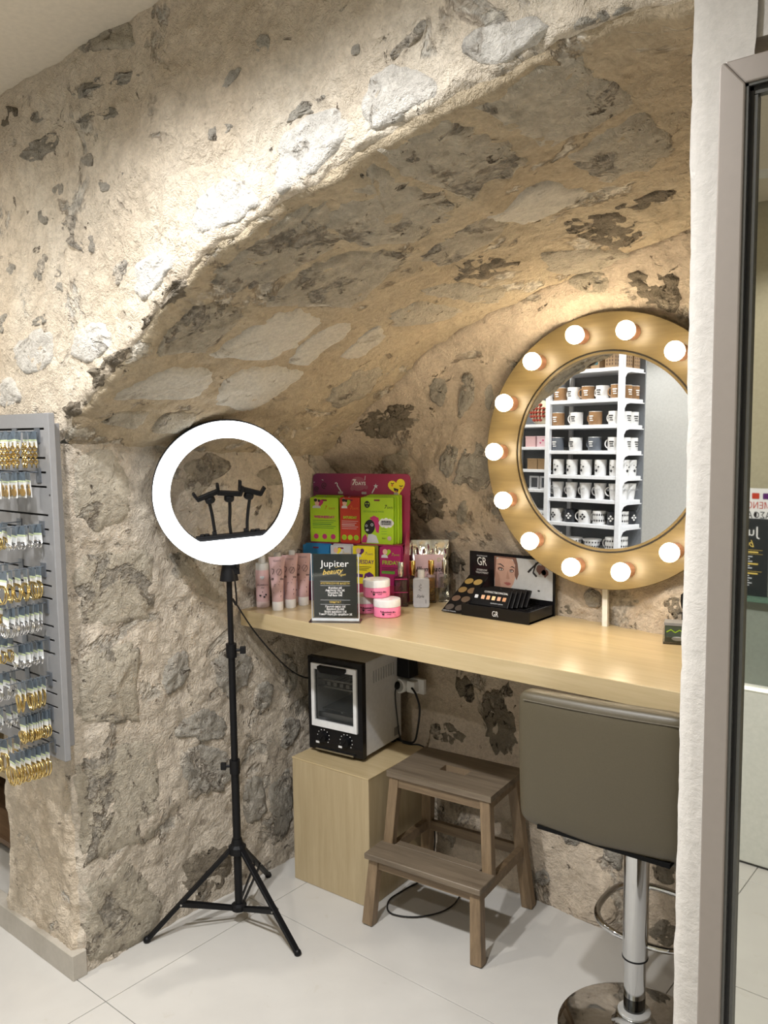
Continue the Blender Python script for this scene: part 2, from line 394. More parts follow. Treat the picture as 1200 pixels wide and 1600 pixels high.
# ---- stones let into the mortar
STONES = """vp -1870,1490 -1670,1553 -1641,1615 -1650,1763 -1777,1774 -1846,1720 -1875,1519
vp -1860,1785 -1777,1774 -1652,1789 -1629,1869 -1717,1906 -1806,1883 -1856,1869
vp -2073,1298 -1921,1379 -1906,1556 -1968,1591 -2032,1572 -2057,1396
vp -2050,1641 -1919,1609 -1887,1638 -1869,1873 -1900,1894 -1988,1848 -2057,1781
vt -1884,1321 -1721,1328 -1676,1413 -1706,1500 -1863,1485 -1891,1346
vt -2167,1334 -2108,1355 -2094,1463 -2169,1467
vt -2175,1503 -2098,1499 -2083,1624 -2169,1631
vt -1055,1266 -888,1292 -892,1493 -898,1564 -1077,1582 -1092,1364
vp -1086,1686 -921,1700 -894,1868 -1082,1885 -1105,1764
vt -851,1277 -649,1294 -638,1399 -644,1524 -856,1548 -865,1394
vt -855,1626 -655,1551 -650,1734 -693,1841 -858,1826
vt -1320,1392 -1104,1297 -1095,1416 -1093,1605 -1285,1659 -1360,1498
vt -1333,1737 -1115,1666 -1091,1708 -1103,1846 -1340,1876
vt -1617,1311 -1381,1293 -1256,1315 -1345,1503 -1429,1492 -1570,1454 -1645,1414
vt -1653,1485 -1423,1508 -1322,1630 -1321,1705 -1561,1781 -1615,1609
vd -1340,1876 -1242,1891 -1214,1995 -1197,2085 -1308,2088 -1350,1981
vd -1029,1938 -901,2006 -894,2128 -954,2295 -1007,2247 -1047,2075
vd -894,1969 -754,2008 -789,2101 -866,2059
vt -1587,1937 -1493,1962 -1480,2210 -1577,2205 -1627,2024
vp -1810,1968 -1722,1961 -1619,1961 -1673,2057 -1794,2073
vt -1456,1877 -1368,2000 -1327,2212 -1414,2279 -1458,2033
vt -1974,2048 -1835,2088 -1816,2232 -1953,2254 -2024,2197
vt -1165,2076 -1045,2178 -987,2344 -1114,2366 -1207,2225
bd -1061,2098 -949,2126 -891,2102 -908,1984 -1018,2027
bd -2110,1660 -2036,1707 -1962,1731 -1884,1750 -1863,1690 -1936,1651 -2029,1605 -2071,1633
bg -1806,1793 -1769,1836 -1733,1839 -1737,1791 -1768,1727 -1807,1741
bg -1705,1752 -1674,1844 -1633,1848 -1621,1787 -1655,1744 -1699,1682
bg -1743,1465 -1697,1584 -1620,1609 -1568,1560 -1568,1457 -1670,1449
bg -1803,1503 -1768,1598 -1710,1604 -1712,1558 -1754,1472
bd -1936,1445 -1832,1470 -1763,1424 -1769,1342 -1869,1301 -1945,1354
bg -1816,1297 -1715,1278 -1763,1244 -1804,1263
bg -1717,1400 -1676,1402 -1700,1305 -1742,1310
bd -1818,1197 -1725,1213 -1733,1121 -1838,1107
bg -1606,1384 -1565,1407 -1520,1339 -1558,1341
bg -1596,1797 -1556,1828 -1559,1754 -1586,1711
bg -1485,1883 -1433,1880 -1480,1841
bg -1227,1134 -1185,1154 -1147,1130 -1153,1081 -1219,1092
bg -1054,1123 -1017,1136 -1016,1117
bd -932,1140 -883,1174 -871,1093 -914,1074 -930,1110
bd -1337,1053 -1285,1083 -1269,1048 -1329,1032
bd -1781,730 -1708,744 -1676,666 -1697,643 -1761,668
bd -1646,728 -1537,746 -1475,732 -1454,532 -1516,499 -1604,496 -1639,655
bd -1893,525 -1798,565 -1723,543 -1729,485 -1861,474
bg -1306,290 -1211,310 -1230,250 -1286,242
bg -1156,274 -1077,325 -1074,213 -1137,218
bd -990,310 -881,337 -879,245 -964,216
bd -987,96 -880,128 -878,36 -977,5
bg -1410,108 -1360,148 -1334,99 -1389,56
bt -1176,2166 -1069,2110 -1109,2056 -1210,2080
bt -2053,1544 -1931,1593 -1914,1496 -2020,1482
jt 1277,1600 1429,1602 1475,1496 1483,1396 1403,1344 1295,1380
jt 1304,1283 1588,1303 1580,1051 1440,1070 1304,1107
jt 1646,1276 1871,1204 1902,1045 1763,1100 1656,1173
jt 1294,1019 1499,997 1493,738 1463,734 1288,796
jg 1583,894 1687,937 1711,865 1681,797 1578,780
jg 1774,887 1967,862 1982,763 1859,683 1805,766
jg 1624,680 1747,706 1857,636 1854,560 1637,625
jt 1672,1554 1801,1601 1898,1545 1805,1493 1686,1414
jt 1975,1520 2140,1569 2165,1473 2060,1463
jg 1962,727 2066,743 2072,643 1997,597
jt 1284,666 1382,673 1553,666 1568,456 1537,322 1333,352 1274,343
jg 1631,611 1854,548 1887,419 1759,388 1665,421 1628,541
jt 1278,296 1460,290 1523,173 1559,88 1493,-1 1298,8 1271,173
jd 1647,192 1700,220 1861,200 1855,58 1745,37 1658,63
jg 1905,413 2003,405 2038,226 1906,214
jg 2020,335 2171,406 2171,78 2034,99
jg 2100,586 2252,544 2172,436 2108,441
jg 2102,857 2217,783 2196,636 2112,670
fg -2066,2531 -1973,2550 -1779,2539 -1768,2504 -1903,2525 -2021,2512
fg -2378,2478 -2183,2486 -2172,2433 -2311,2420 -2381,2452
fg -2135,2474 -1851,2469 -1840,2436 -2072,2460
fd -2477,2617 -2383,2603 -2388,2560 -2484,2561
fg -2332,2564 -2211,2551 -2205,2508 -2317,2539
fg -2042,2380 -1987,2376 -1990,2337 -2044,2353
fg -2191,2233 -2107,2245 -2005,2154 -2023,2124 -2099,2151 -2177,2197
fg -2353,2125 -2283,2178 -2235,2128 -2169,2102 -2188,2087 -2327,2095
fg -1308,2301 -1260,2333 -1162,2332 -1171,2304 -1252,2306
fg -1536,2328 -1480,2342 -1438,2332 -1482,2295 -1525,2312
fg -1476,2415 -1433,2443 -1402,2441 -1456,2403
fg -1370,2483 -1321,2488 -1313,2447 -1361,2455
fg -1952,2073 -1864,2101 -1881,2056 -1926,2030 -1954,2049
fg -1007,2352 -930,2387 -922,2365 -998,2336
fw -1082,2258 -999,2258 -965,2230 -1009,2214
fg -1185,2459 -1097,2465 -1135,2451
fd -1834,1937 -1723,1995 -1639,2015 -1654,1983 -1766,1942 -1851,1894
fd -2075,1806 -1993,1852 -1923,1872 -1905,1850 -1989,1792 -2044,1760
fd -2220,1701 -2186,1741 -2119,1742 -2098,1724 -2140,1690 -2196,1670
fg -2376,1979 -2292,2010 -2244,1993 -2261,1972 -2351,1967
fg -2547,2017 -2486,2026 -2470,1991 -2525,1963 -2553,1970
fg -2235,2054 -2205,2077 -2168,2076 -2172,2042
fw -1320,2132 -1331,2210 -1299,2292 -1137,2313 -1114,2225 -1210,2178
fw -1090,2213 -1063,2340 -964,2324 -880,2257 -965,2233
fw -1845,1973 -1866,2070 -1755,2101 -1620,2067 -1735,2010
fw -1583,2090 -1601,2194 -1464,2223 -1362,2163 -1384,2121
fw -879,2332 -801,2349 -692,2325 -692,2286 -801,2262
fw -2174,1868 -2101,1948 -1991,1955 -1952,1886 -2063,1835
fw -2482,1888 -2397,1956 -2234,1960 -2225,1871 -2375,1807
ft -2114,2697 -1824,2656 -1789,2586 -2028,2616
fg -642,2290 -583,2298 -533,2278 -573,2278 -636,2274
fg -2214,2340 -2164,2339 -2157,2304 -2204,2304
fg -1859,2326 -1826,2327 -1823,2292 -1850,2289
fg -2307,2288 -2268,2290 -2258,2244 -2300,2248
fg -1110,2389 -1086,2393 -1083,2371 -1106,2373
fg -2483,2161 -2443,2165 -2455,2129 -2493,2138
fg -1994,2298 -1921,2292 -1914,2267 -1981,2271
fw -2571,1816 -2469,1830 -2418,1761 -2499,1735 -2580,1737"""
PAR = {'f': wall_front, 'j': wall_left, 'v': vault, 'b': wall_back}
SM = {'p': 'stone_pale', 'w': 'stone_white', 't': 'stone_tan', 'g': 'stone_grey', 'd': 'stone_dark'}
rs = np.random.RandomState(5)
def surf(k, q):
    a, b = q[:, 0], q[:, 1]; o = np.ones_like(a)
    if k == 'f': return np.stack([a, o*YF, b], 1), np.tile([0, -1., 0], (len(a), 1))
    if k == 'j': return np.stack([xj(b), a, b], 1), np.tile([1., 0, 0], (len(a), 1))
    if k == 'b': return np.stack([a, yb(a, b), b], 1), np.tile([-.12, -.99, 0], (len(a), 1))
    return np.stack([a, b, zv(a, b)], 1), -vnorm(a)
for line in STONES.strip().split('\n'):
    k, mt = line[0], line[1]
    q = np.array([[float(c)/1000 for c in s.split(',')] for s in line.split()[1:]])
    if mt in 'pt':                            # dressed blocks: clipped corners, straight sides
        q = np.stack([q*.86+np.roll(q, -1, 0)*.14, q*.14+np.roll(q, -1, 0)*.86], 1).reshape(-1, 2)
        q = np.concatenate([q[i]+(q[(i+1) % len(q)]-q[i])*np.linspace(0, 1, 5)[:-1, None] for i in range(len(q))])
    else:
        for _ in range(3): q = np.stack([q*.75+np.roll(q, -1, 0)*.25, q*.25+np.roll(q, -1, 0)*.75], 1).reshape(-1, 2)
    c = q.mean(0); size = np.sqrt(np.abs(np.sum(q[:, 0]*np.roll(q[:, 1], -1)-np.roll(q[:, 0], -1)*q[:, 1]))/2)
    n = len(q)
    rugged = {'p': .45, 'w': .8, 't': .9, 'g': 1.3, 'd': 1.5}[mt]
    S0, _ = surf(k, q)                        # ragged outline
    q = c+(q-c)*(1+(.05+.22*rugged)*fbm(S0+31, 34., 4, .8))[:, None]
    h = {'p': .006, 'w': .006, 't': .006, 'g': .007, 'd': .004}[mt]*min(1, size/.10+.25)
    pts = []; hs = []; R = ((1.12, -.020), (1.0, -.004), (.92, h*.6), (.78, h), (.58, h), (.34, h*1.1))
    for s, hh in R:
        pts.append(c+(q-c)*s); hs += [hh]*n
    pts.append(c[None]); hs.append(h*1.1)
    pts = np.concatenate(pts); hs = np.array(hs)
    S, N = surf(k, pts)
    D = disp_low(S)+.55*disp_mid(S)
    if k == 'f' and c[0] > -2.24:
        nn = vnorm(pts[:, 0]); dd = np.clip((pts[:, 1]-zv(pts[:, 0], YF))*nn[:, 2], 0, 1); S = edge_round(S, dd, nn+np.array([0, 1, 0]))
    elif k == 'j': S = edge_round(S, pts[:, 0]-YF, np.tile(jv, (len(S), 1)), .05, .018)
    elif k == 'v': S = edge_round(S, pts[:, 1]-YF, vnorm(pts[:, 0])+np.array([0, 1, 0]))
    elif k == 'b': S[:, 1] += .012*fbm(S+7, 7., 3)
    if k == 'f' and mt in 'gd': hs = np.where(hs > 0, hs*.2+.001, hs); rugged *= 1.7
    jit = fbm(S+53, 34., 3, .7)*.013*rugged*min(1, size/.08)
    V = S+D+N*(hs+jit)[:, None]
    F = []; nr = len(R)
    for r_ in range(nr-1):
        for i in range(n): F.append((r_*n+i, r_*n+(i+1) % n, (r_+1)*n+(i+1) % n, (r_+1)*n+i))
    for i in range(n): F.append(((nr-1)*n+i, (nr-1)*n+(i+1) % n, nr*n))
    fn = np.cross(V[1]-V[0], V[n]-V[0])
    if fn @ N[0] < 0: F = [f[::-1] for f in F]
    me = bpy.data.meshes.new('stone'); me.from_pydata(V.tolist(), [], F); me.update()
    for p in me.polygons: p.use_smooth = True
    me.materials.append(MATS[SM[mt]]); o = bpy.data.objects.new('stone', me); COL.objects.link(o); o.parent = PAR[k]
# ---- floor of large tiles
plain('grout', (.38, .35, .31), .9)
def tile_mat():
    m, t, b = nt('floor_tile'); g = node(t, 'ShaderNodeNewGeometry')
    n = noise(t, g.outputs['Position'], 2.2, 6, .6, .4); r = ramp(t, n.outputs[0], [(.3, (.48, .462, .43)), (.7, (.55, .532, .495))])
    n2 = noise(t, g.outputs['Position'], 14, 6, .7, .5); f = ramp(t, n2.outputs[0], [(.62, (0, 0, 0)), (.85, (1, 1, 1))])
    t.links.new(mix(t, f.outputs[0], r.outputs[0], (.44, .405, .345)), b.inputs['Base Color'])
    b.inputs['Roughness'].default_value = .33; b.inputs['Specular IOR Level'].default_value = .45; MATS['tile'] = m
tile_mat()
floor = tag(MB().box((-1.4, .45, -.03), (6.2, 4.6, .04)).build('floor', 'grout'), kind='structure')
tm = None; T = .632
for i in range(-2, 3):
    for j in range(-5, 3):
        cx, cy = -2.115+2*T*(i+.5), 1.873+T*(j+.5)
        if cx < -4.6 or cx > 1.8 or cy < -1.8 or cy > 2.6: continue
        if tm is None:
            o = MB().box((0, 0, -.006), (2*T-.0024, T-.0024, .012)).build('floor_tile', 'tile', floor, bevel=.0008, seg=1); tm = o.data
        else: o = bpy.data.objects.new('floor_tile', tm); COL.objects.link(o); o.parent = floor
        o.location = (cx, cy, 0)
# ---- ceiling and the far walls of the shop
plain('ceiling_paint', (.70, .63, .52), .85, bump=.1)
plain('white_wall', (.78, .78, .755), .8, bump=.1)
plain('beige_wall', (.60, .55, .40), .8, bump=.1)
tag(MB().box((-1.4, -.15, CEIL+.04), (6.4, 2.86, .08)).build('ceiling', 'ceiling_paint'), kind='structure')
for nm, c, dm, mt in (('wall_rear', (-3.2, -1.72, 1.3), (2.8, .1, 2.9), 'white_wall'), ('wall_rear_beige', (0, -1.72, 1.3), (3.6, .1, 2.9), 'beige_wall'), ('wall_far_left', (-4.5, .5, 1.3), (.1, 4.6, 2.9), 'white_wall'),
                      ('wall_far_right', (1.7, 0, 1.3), (.1, 3.6, 2.9), 'white_wall'), ('wall_side_room', (-3.5, 2.7, 1.3), (2.1, .1, 2.9), 'white_wall'), ('ceiling_side_room', (-3.7, 2.0, CEIL+.04), (1.4, 1.5, .08), 'ceiling_paint')):
    tag(MB().box(c, dm).build(nm, mt), kind='structure')
# ---- baseboard at the foot of the pier
plain('baseboard_stone', (.42, .385, .33), .35)
tag(MB().box((-2.70, 1.252, .040), (.86, .048, .082)).build('baseboard_front', 'baseboard_stone', bevel=.002, seg=1), kind='structure')
# ---- plastered pillar with the door opening
XP = -.446
zz = seg(-.02, CEIL+.02, .014); prof = []
xs = [(XP, 1.335), (XP, 1.30), (XP, 1.26), (XP+.001, 1.235), (XP+.006, 1.222), (XP+.016, 1.218), (XP+.03, 1.217), (XP+.045, 1.217), (XP+.06, 1.217), (XP+.09, 1.217)]
U, Vv = np.meshgrid(np.arange(len(xs)), zz, indexing='ij'); ii = U.ravel()
P = np.stack([np.array([a for a, _ in xs])[ii], np.array([b for _, b in xs])[ii], Vv.ravel()], 1)
P = P+.30*disp_low(P)*np.array([.5, .35, 0])+.16*disp_mid(P)*np.array([1.6, .5, 0])
pil = rock_mesh('wall_right', [(P, len(xs), len(zz))], 'pillar_plaster')
MB().box((-.12, 1.28, 2.42), (.55, .11, .5)).build('lintel', 'pillar_plaster', pil)
MB().box((1.05, 1.28, 1.32), (1.3, .12, 2.7)).build('wall_panel', 'pillar_plaster', pil)
# ---- door: taupe metal frame, dark seal, mirror-like dark glass
plain('frame_metal', (.25, .22, .195), .36, .3, var=.02)
plain('seal_rubber', (.012, .012, .013), .5)
def glass_mirror():
    m, t, b = nt('reflective_glass'); b.inputs['Base Color'].default_value = (.60, .60, .56, 1); b.inputs['Metallic'].default_value = 1; b.inputs['Roughness'].default_value = .015; MATS['glass_refl'] = m
glass_mirror()
plain('sash_metal', (.09, .09, .085), .3, .6)
door = tag(bpy.data.objects.new('door_1', None), kind='structure'); COL.objects.link(door)
x0, x1, zt = -.398, .50, 2.140
FW = .034
fr = MB()
o_ = [(x0, -.0), (x0, zt-.006), (x0+.006, zt), (x1, zt), (x1, 0)]
i_ = [(x0+FW, 0), (x0+FW, zt-FW), (x1-FW, zt-FW), (x1-FW, 0)]
fr.prism([(x0, 0), (x0+FW, 0), (x0+FW, zt-FW), (x0+.006, zt), (x0+.002, zt-.002), (x0, zt-.006)], 1.199, 1.30)
fr.prism([(x0+FW, zt-FW), (x1-FW, zt-FW), (x1, zt), (x0+.006, zt)], 1.199, 1.30)
fr.prism([(x1-FW, 0), (x1, 0), (x1, zt), (x1-FW, zt-FW)], 1.199, 1.30)
fr.build('frame', 'frame_metal', door, bevel=.003, seg=2)
sl = MB(); a = x0+FW
for w0, w1, y, mt, nm in ((0, .004, 1.202, 'sash_metal', 'inner_bead'), (.004, .009, 1.208, 'seal_rubber', 'seal')):
    s_ = MB(); s_.box((a+(w0+w1)/2, y+.02, (zt-FW)/2), (w1-w0, .04, zt-FW)); s_.box(((x0+x1)/2, y+.02, zt-FW-(w0+w1)/2), (x1-x0-2*FW-2*w0, .04, w1-w0)); s_.build(nm, mt, door)
s_ = MB(); s_.box((a+.0115, 1.222, (zt-FW-.02)/2), (.005, .026, zt-FW-.01)); s_.box(((x0+x1)/2, 1.222, zt-FW-.0115), (x1-x0-2*FW, .026, .005)); s_.build('sash', 'sash_metal', door)
MB().box(((a+.013+x1-FW)/2, 1.219, (zt-FW-.013)/2), (x1-FW-a-.013, .006, zt-FW-.013)).build('pane', 'glass_refl', door)
# ---- ceiling downlights: two key lamps, the others added as fill
plain('trim_white', (.75, .75, .73), .4)
plain('lens_glow', (1, .96, .9), .4, emit=6).cycles.emission_sampling = 'NONE'
DL = None
for k, (x, y, aim, pw, cone, soft, col) in enumerate(DOWNLIGHTS):
    lab = ['round white recessed ceiling downlight in front of the arch crown', 'round white recessed ceiling downlight in front of the left half of the arch', 'added ceiling fill downlight in front of the earring panel', 'added ceiling fill downlight in front of the glass door',
           'added ceiling fill downlight in the middle of the shop', 'added ceiling wall-washer lamp over the white shop counter', 'added ceiling wall-washer lamp near the rear wall beside the mug shelf'][k]
    t_ = thing('ceiling_downlight', lab, 'light', (x, y, CEIL), 0, 'recessed ceiling downlights')
    MB().lathe([(.038, -.004), (.055, -.006), (.058, 0), (.036, .0)], 32).build('trim_ring', 'trim_white', t_, True)
    MB().lathe([(.037, -.002), (.037, -.0035)], 24).build('lens', 'lens_glow', t_)
    ld = bpy.data.lights.new('spot', 'SPOT'); ld.energy = pw*2; ld.spot_size = rad(cone); ld.spot_blend = soft; ld.shadow_soft_size = .035; ld.color = col
    lo = bpy.data.objects.new('lamp', ld); COL.objects.link(lo); lo.parent = t_; lo.location = (0, 0, -.02)
    dv = Vector(aim)-Vector((x, y, CEIL)); lo.rotation_euler = dv.to_track_quat('-Z', 'Y').to_euler()
# ================================================================== FURNITURE IN THE NICHE
wood('oak_veneer', (.43, .33, .178), (.52, .41, .24), 'X', 5, .30, .5, .15)
wood('oak_veneer_v', (.385, .30, .172), (.465, .37, .225), 'Z', 5, .42, .5)
wood('ply_gold', (.12, .086, .034), (.17, .124, .053), 'X', 7, .42, .6)
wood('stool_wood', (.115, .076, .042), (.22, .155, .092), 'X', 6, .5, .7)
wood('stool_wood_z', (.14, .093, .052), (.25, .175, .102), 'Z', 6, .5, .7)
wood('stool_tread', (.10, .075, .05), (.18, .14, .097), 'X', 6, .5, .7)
wood('brown_wood', (.13, .075, .04), (.22, .14, .08), 'X', 5, .5)
plain('black_plastic', (.006, .006, .007), .45, spec=.25); plain('black_gloss', (.006, .006, .007), .2, spec=.4)
plain('white_plastic', (.72, .72, .72), .35); plain('chrome', (.62, .63, .64), .06, 1, var=.01)
plain('brushed_steel', (.42, .42, .41), .28, 1, var=.03)
plain('cable_black', (.008, .008, .009), .45); plain('copper', (.58, .33, .24), .35, .7)
# ---- worktop
ct = tag(MB().box((-.99, 2.215, 1.002), (2.56, .58, .056)).build('worktop', 'oak_veneer', bevel=.0015, seg=1), 'long pale wood worktop fixed across the stone niche', 'counter')
# ---- cube pedestal
cb = thing('wooden_pedestal', 'pale wood veneer box pedestal on the floor under the worktop', 'pedestal', (-2.005, 2.255, 0), 3)
MB().box((0, 0, .232), (.355, .355, .464)).build('body', 'oak_veneer_v', cb, bevel=.002, seg=1)
MB().box((0, 0, .4655), (.357, .357, .005)).build('top_panel', 'oak_veneer', cb, bevel=.001, seg=1)
# ---- mini oven
ov = thing('mini_oven', 'white and black two shelf mini oven on the wooden pedestal', 'oven', (-2.058, 2.295, .468), 7)
plain('oven_white', (.62, .62, .62), .35, .0); plain('oven_glass', (.05, .055, .055), .06, 0, .6, trans=.0, alpha=.25); plain('oven_inside', (.09, .09, .09), .5, .3)
w, dp, hh = .242, .262, .350
sh = MB(); z0 = .014
sh.box((-w/2+.004, .012, z0+hh/2), (.006, dp-.02, hh-.01)); sh.box((w/2-.004, .012, z0+hh/2), (.006, dp-.02, hh-.01)); sh.box((0, .012, z0+hh-.004), (w-.004, dp-.02, .006)); sh.box((0, .012, z0+.085), (w-.004, dp-.02, .006)); sh.box((0, dp/2, z0+hh/2), (w-.004, .006, hh-.01)); sh.box((0, .01, z0+.02), (w-.004, dp-.02, .02))
sh.build('casing', 'oven_white', ov)
f = MB(); fo = rrect(w, hh, .012, 4, 0, z0+hh/2); 
f.box((-w/2+.011, -dp/2+.012, z0+hh/2), (.022, .024, hh)); f.box((w/2-.011, -dp/2+.012, z0+hh/2), (.022, .024, hh)); f.box((0, -dp/2+.012, z0+hh-.012), (w-.044, .024, .024)); f.box((0, -dp/2+.012, z0+.043), (w-.044, .024, .086))
f.build('front_panel', 'black_gloss', ov)
dr = MB(); dz0, dz1 = z0+.092, z0+hh-.022
dr.box((-.094, -dp/2-.004, (dz0+dz1)/2), (.014, .010, dz1-dz0)); dr.box((.094, -dp/2-.004, (dz0+dz1)/2), (.014, .010, dz1-dz0)); dr.box((0, -dp/2-.004, dz1-.010), (.176, .010, .020)); dr.box((0, -dp/2-.004, dz0+.012), (.176, .010, .024))
door_ = dr.build('door', 'white_plastic', ov)
MB().box((0, -dp/2-.002, (dz0+dz1)/2), (.176, .003, dz1-dz0-.03)).build('pane', 'oven_glass', door_)
MB().prism([(-.060, dz1-.002), (.060, dz1-.002), (.060, dz1-.014), (.045, dz1-.026), (-.045, dz1-.026), (-.060, dz1-.014)], -dp/2-.028, -dp/2-.008).build('handle', 'black_plastic', door_, bevel=.003)
iv = MB(); iv.box((0, .02, z0+.14), (.19, .2, .004)); iv.box((0, .112, z0+.21), (.2, .003, .22)); iv.build('cavity_back', 'oven_inside', ov)
rk = MB()
for zz_ in (.235, .262):
    rk.box((0, -.105, z0+zz_), (.19, .004, .006))
for i in range(9): rk.box((-.08+.02*i, -.01, z0+.235), (.0022, .19, .0022))
for i in range(6): rk.box((-.07+.028*i, -.106, z0+.249), (.016, .003, .014))
rk.build('rack', 'brushed_steel', ov)
ty = MB(); ty.box((0, -.01, z0+.118), (.185, .19, .004)); ty.box((0, -.105, z0+.127), (.185, .004, .02)); ty.build('tray', 'brushed_steel', ov)
plain('utensil_red', (.9, .05, .10), .4)  # even red for the utensil
MB().bar((.02, .0, z0+.128), (.085, -.08, z0+.128), .005).build('red_utensil', 'utensil_red', ov)
MB().bar((-.045, .05, z0+.128), (-.02, -.06, z0+.128), .006).build('white_utensil', 'white_plastic', ov)
for kx in (-.055, .048):
    kb = MB().cyl((kx, -dp/2-.014, z0+.052), (kx, -dp/2, z0+.052), .017, .019, 24).build('knob', 'black_plastic', ov, True)
    MB().box((kx, -dp/2-.0155, z0+.052), (.004, .005, .03), (0, rad(35), 0)).build('pointer', 'black_gloss', kb, bevel=.001)
    flat('dial_marks', [disc(kx+.027*math.cos(rad(a)), z0+.052+.027*math.sin(rad(a)), .0018, n=8) for a in range(-40, 230, 30)], 'white_plastic', ov, -dp/2-.0006)
    flat('dial_label', [rrect(.016, .008, .001, 2, kx-.027, z0+.028)], 'white_plastic', ov, -dp/2-.0006)
MB().box((0, -dp/2-.004, z0+.006), (.17, .010, .006)).build('crumb_tray_lip', 'brushed_steel', ov)
vn = MB()
for i in range(9): vn.box((w/2-.0005, -.055+.017*i, z0+.285), (.0016, .005, .045))
vn.build('side_vents', plain('vent_grey', (.30, .30, .30), .5), ov)
MB().box((w/2-.0005, .10, z0+.035), (.0016, .036, .032)).build('rating_plate', plain('plate_grey', (.25, .25, .25), .5), ov)
for sx in (-1, 1):
    for sy in (-1, 1): MB().cyl((sx*.095, sy*.1+.01, 0), (sx*.095, sy*.1+.01, .016), .012, n=12).build('foot', 'black_plastic', ov)
# ---- step stool
st = thing('step_stool', 'brown stained wooden two step stool in front of the pale pedestal', 'stool', (-1.580, 2.232, 0), 6)
lg = .038
def hexslab(m, x, y0, y1, z, th):
    m.prism([(-x, z-th), (x, z-th), (x, z), (-x, z)], y0, y1)
# top board with a slotted hand hole, built of planks around the hole
tp = MB(); X, ya, yb_ = .198, -.088, .172
for (a, b, c, d_) in ((-X, -.050, ya, yb_), (.050, X, ya, yb_), (-.050, .050, ya, .016), (-.050, .050, .064, yb_)):
    tp.box(((a+b)/2, (c+d_)/2, .490), (b-a, d_-c, .020))
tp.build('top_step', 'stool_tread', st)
hs_ = MB(); hs_.box((0, .0645, .489), (.100, .003, .021)); hs_.box((0, .0155, .489), (.100, .003, .021)); hs_.box((.0505, .04, .489), (.003, .05, .021)); hs_.box((-.0505, .04, .489), (.003, .05, .021)); hs_.build('hand_slot', plain('slot_lit_wood', (.19, .135, .082), .6), st)  # liners coloured lighter to stand for the slot's lit inner faces
ls = MB(); ls.box((0, -.148, .240), (.434, .106, .020)); ls.box((0, -.080, .240), (.325, .034, .020))
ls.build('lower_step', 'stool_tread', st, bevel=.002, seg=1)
for s in (-1, 1):
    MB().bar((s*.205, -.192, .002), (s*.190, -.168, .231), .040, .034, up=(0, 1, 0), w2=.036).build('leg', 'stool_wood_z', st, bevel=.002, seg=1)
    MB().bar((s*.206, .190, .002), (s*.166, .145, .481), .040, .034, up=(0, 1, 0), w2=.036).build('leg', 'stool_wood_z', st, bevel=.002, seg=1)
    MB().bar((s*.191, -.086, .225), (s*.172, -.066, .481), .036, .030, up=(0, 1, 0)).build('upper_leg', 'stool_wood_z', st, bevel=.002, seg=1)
    MB().bar((s*.196, -.17, .212), (s*.190, .165, .212), .022, .036).build('side_rail', 'stool_wood', st, bevel=.0015, seg=1)
    MB().bar((s*.176, -.06, .462), (s*.170, .145, .462), .020, .036).build('top_side_rail', 'stool_wood', st, bevel=.0015, seg=1)
MB().bar((-.185, -.170, .212), (.185, -.170, .212), .020, .036).build('front_rail', 'stool_wood', st, bevel=.0015, seg=1)
MB().bar((-.180, .165, .212), (.180, .165, .212), .020, .036).build('rear_rail', 'stool_wood', st, bevel=.0015, seg=1)
MB().bar((-.165, -.068, .462), (.165, -.068, .462), .020, .036).build('top_front_rail', 'stool_wood', st, bevel=.0015, seg=1)
MB().bar((-.160, .146, .462), (.160, .146, .462), .020, .036).build('top_rear_rail', 'stool_wood', st, bevel=.0015, seg=1)
# ---- bar chair
plain('taupe_leather', (.075, .062, .038), .40, bump=.15, bscale=220, var=.03); plain('black_fabric', (.006, .006, .006), .9, spec=.1)
ch = thing('bar_chair', 'taupe leather swivel bar chair with chrome post at the worktop', 'chair', (-.857, 2.076, 0), 2)
MB().lathe([(.205, .004), (.205, .010), (.19, .016), (.12, .026), (.06, .036), (.05, .05), (.048, .066), (.036, .070)], 64).build('base_disc', 'chrome', ch, 35)
MB().lathe([(.042, .055), (.044, .062), (.044, .072), (.036, .078)], 32).build('collar', plain('clear_collar', (.6, .6, .58), .15, .5), ch, True)
MB().cyl((0, 0, .075), (0, 0, .115), .029, n=32).build('dark_collar', plain('dark_chrome', (.12, .12, .12), .12, 1), ch, True)
MB().cyl((0, 0, .112), (0, 0, .28), .0285, n=32).build('lower_post', 'chrome', ch, True)
MB().cyl((0, 0, .228), (0, 0, .60), .0335, n=40).build('upper_post', 'chrome', ch, True)
MB().cyl((0, 0, .225), (0, 0, .229), .0345, n=40).build('post_ring', 'black_plastic', ch, True)
pth = []
for i in range(40):
    t_ = 2*math.pi*i/40; c_, s_ = math.cos(t_), math.sin(t_)
    pth.append((.150*math.copysign(abs(c_)**.75, c_), .138+.130*math.copysign(abs(s_)**.75, s_), .275+.012*s_))
MB().tube(pth, .0095, 10, True).build('footrest', 'chrome', ch, True)
MB().bar((0, .0, .266), (0, .03, .266), .02).build('footrest_clamp', 'chrome', ch)
MB().box((0, 0, .605), (.2, .2, .02)).build('seat_plate', 'black_plastic', ch)
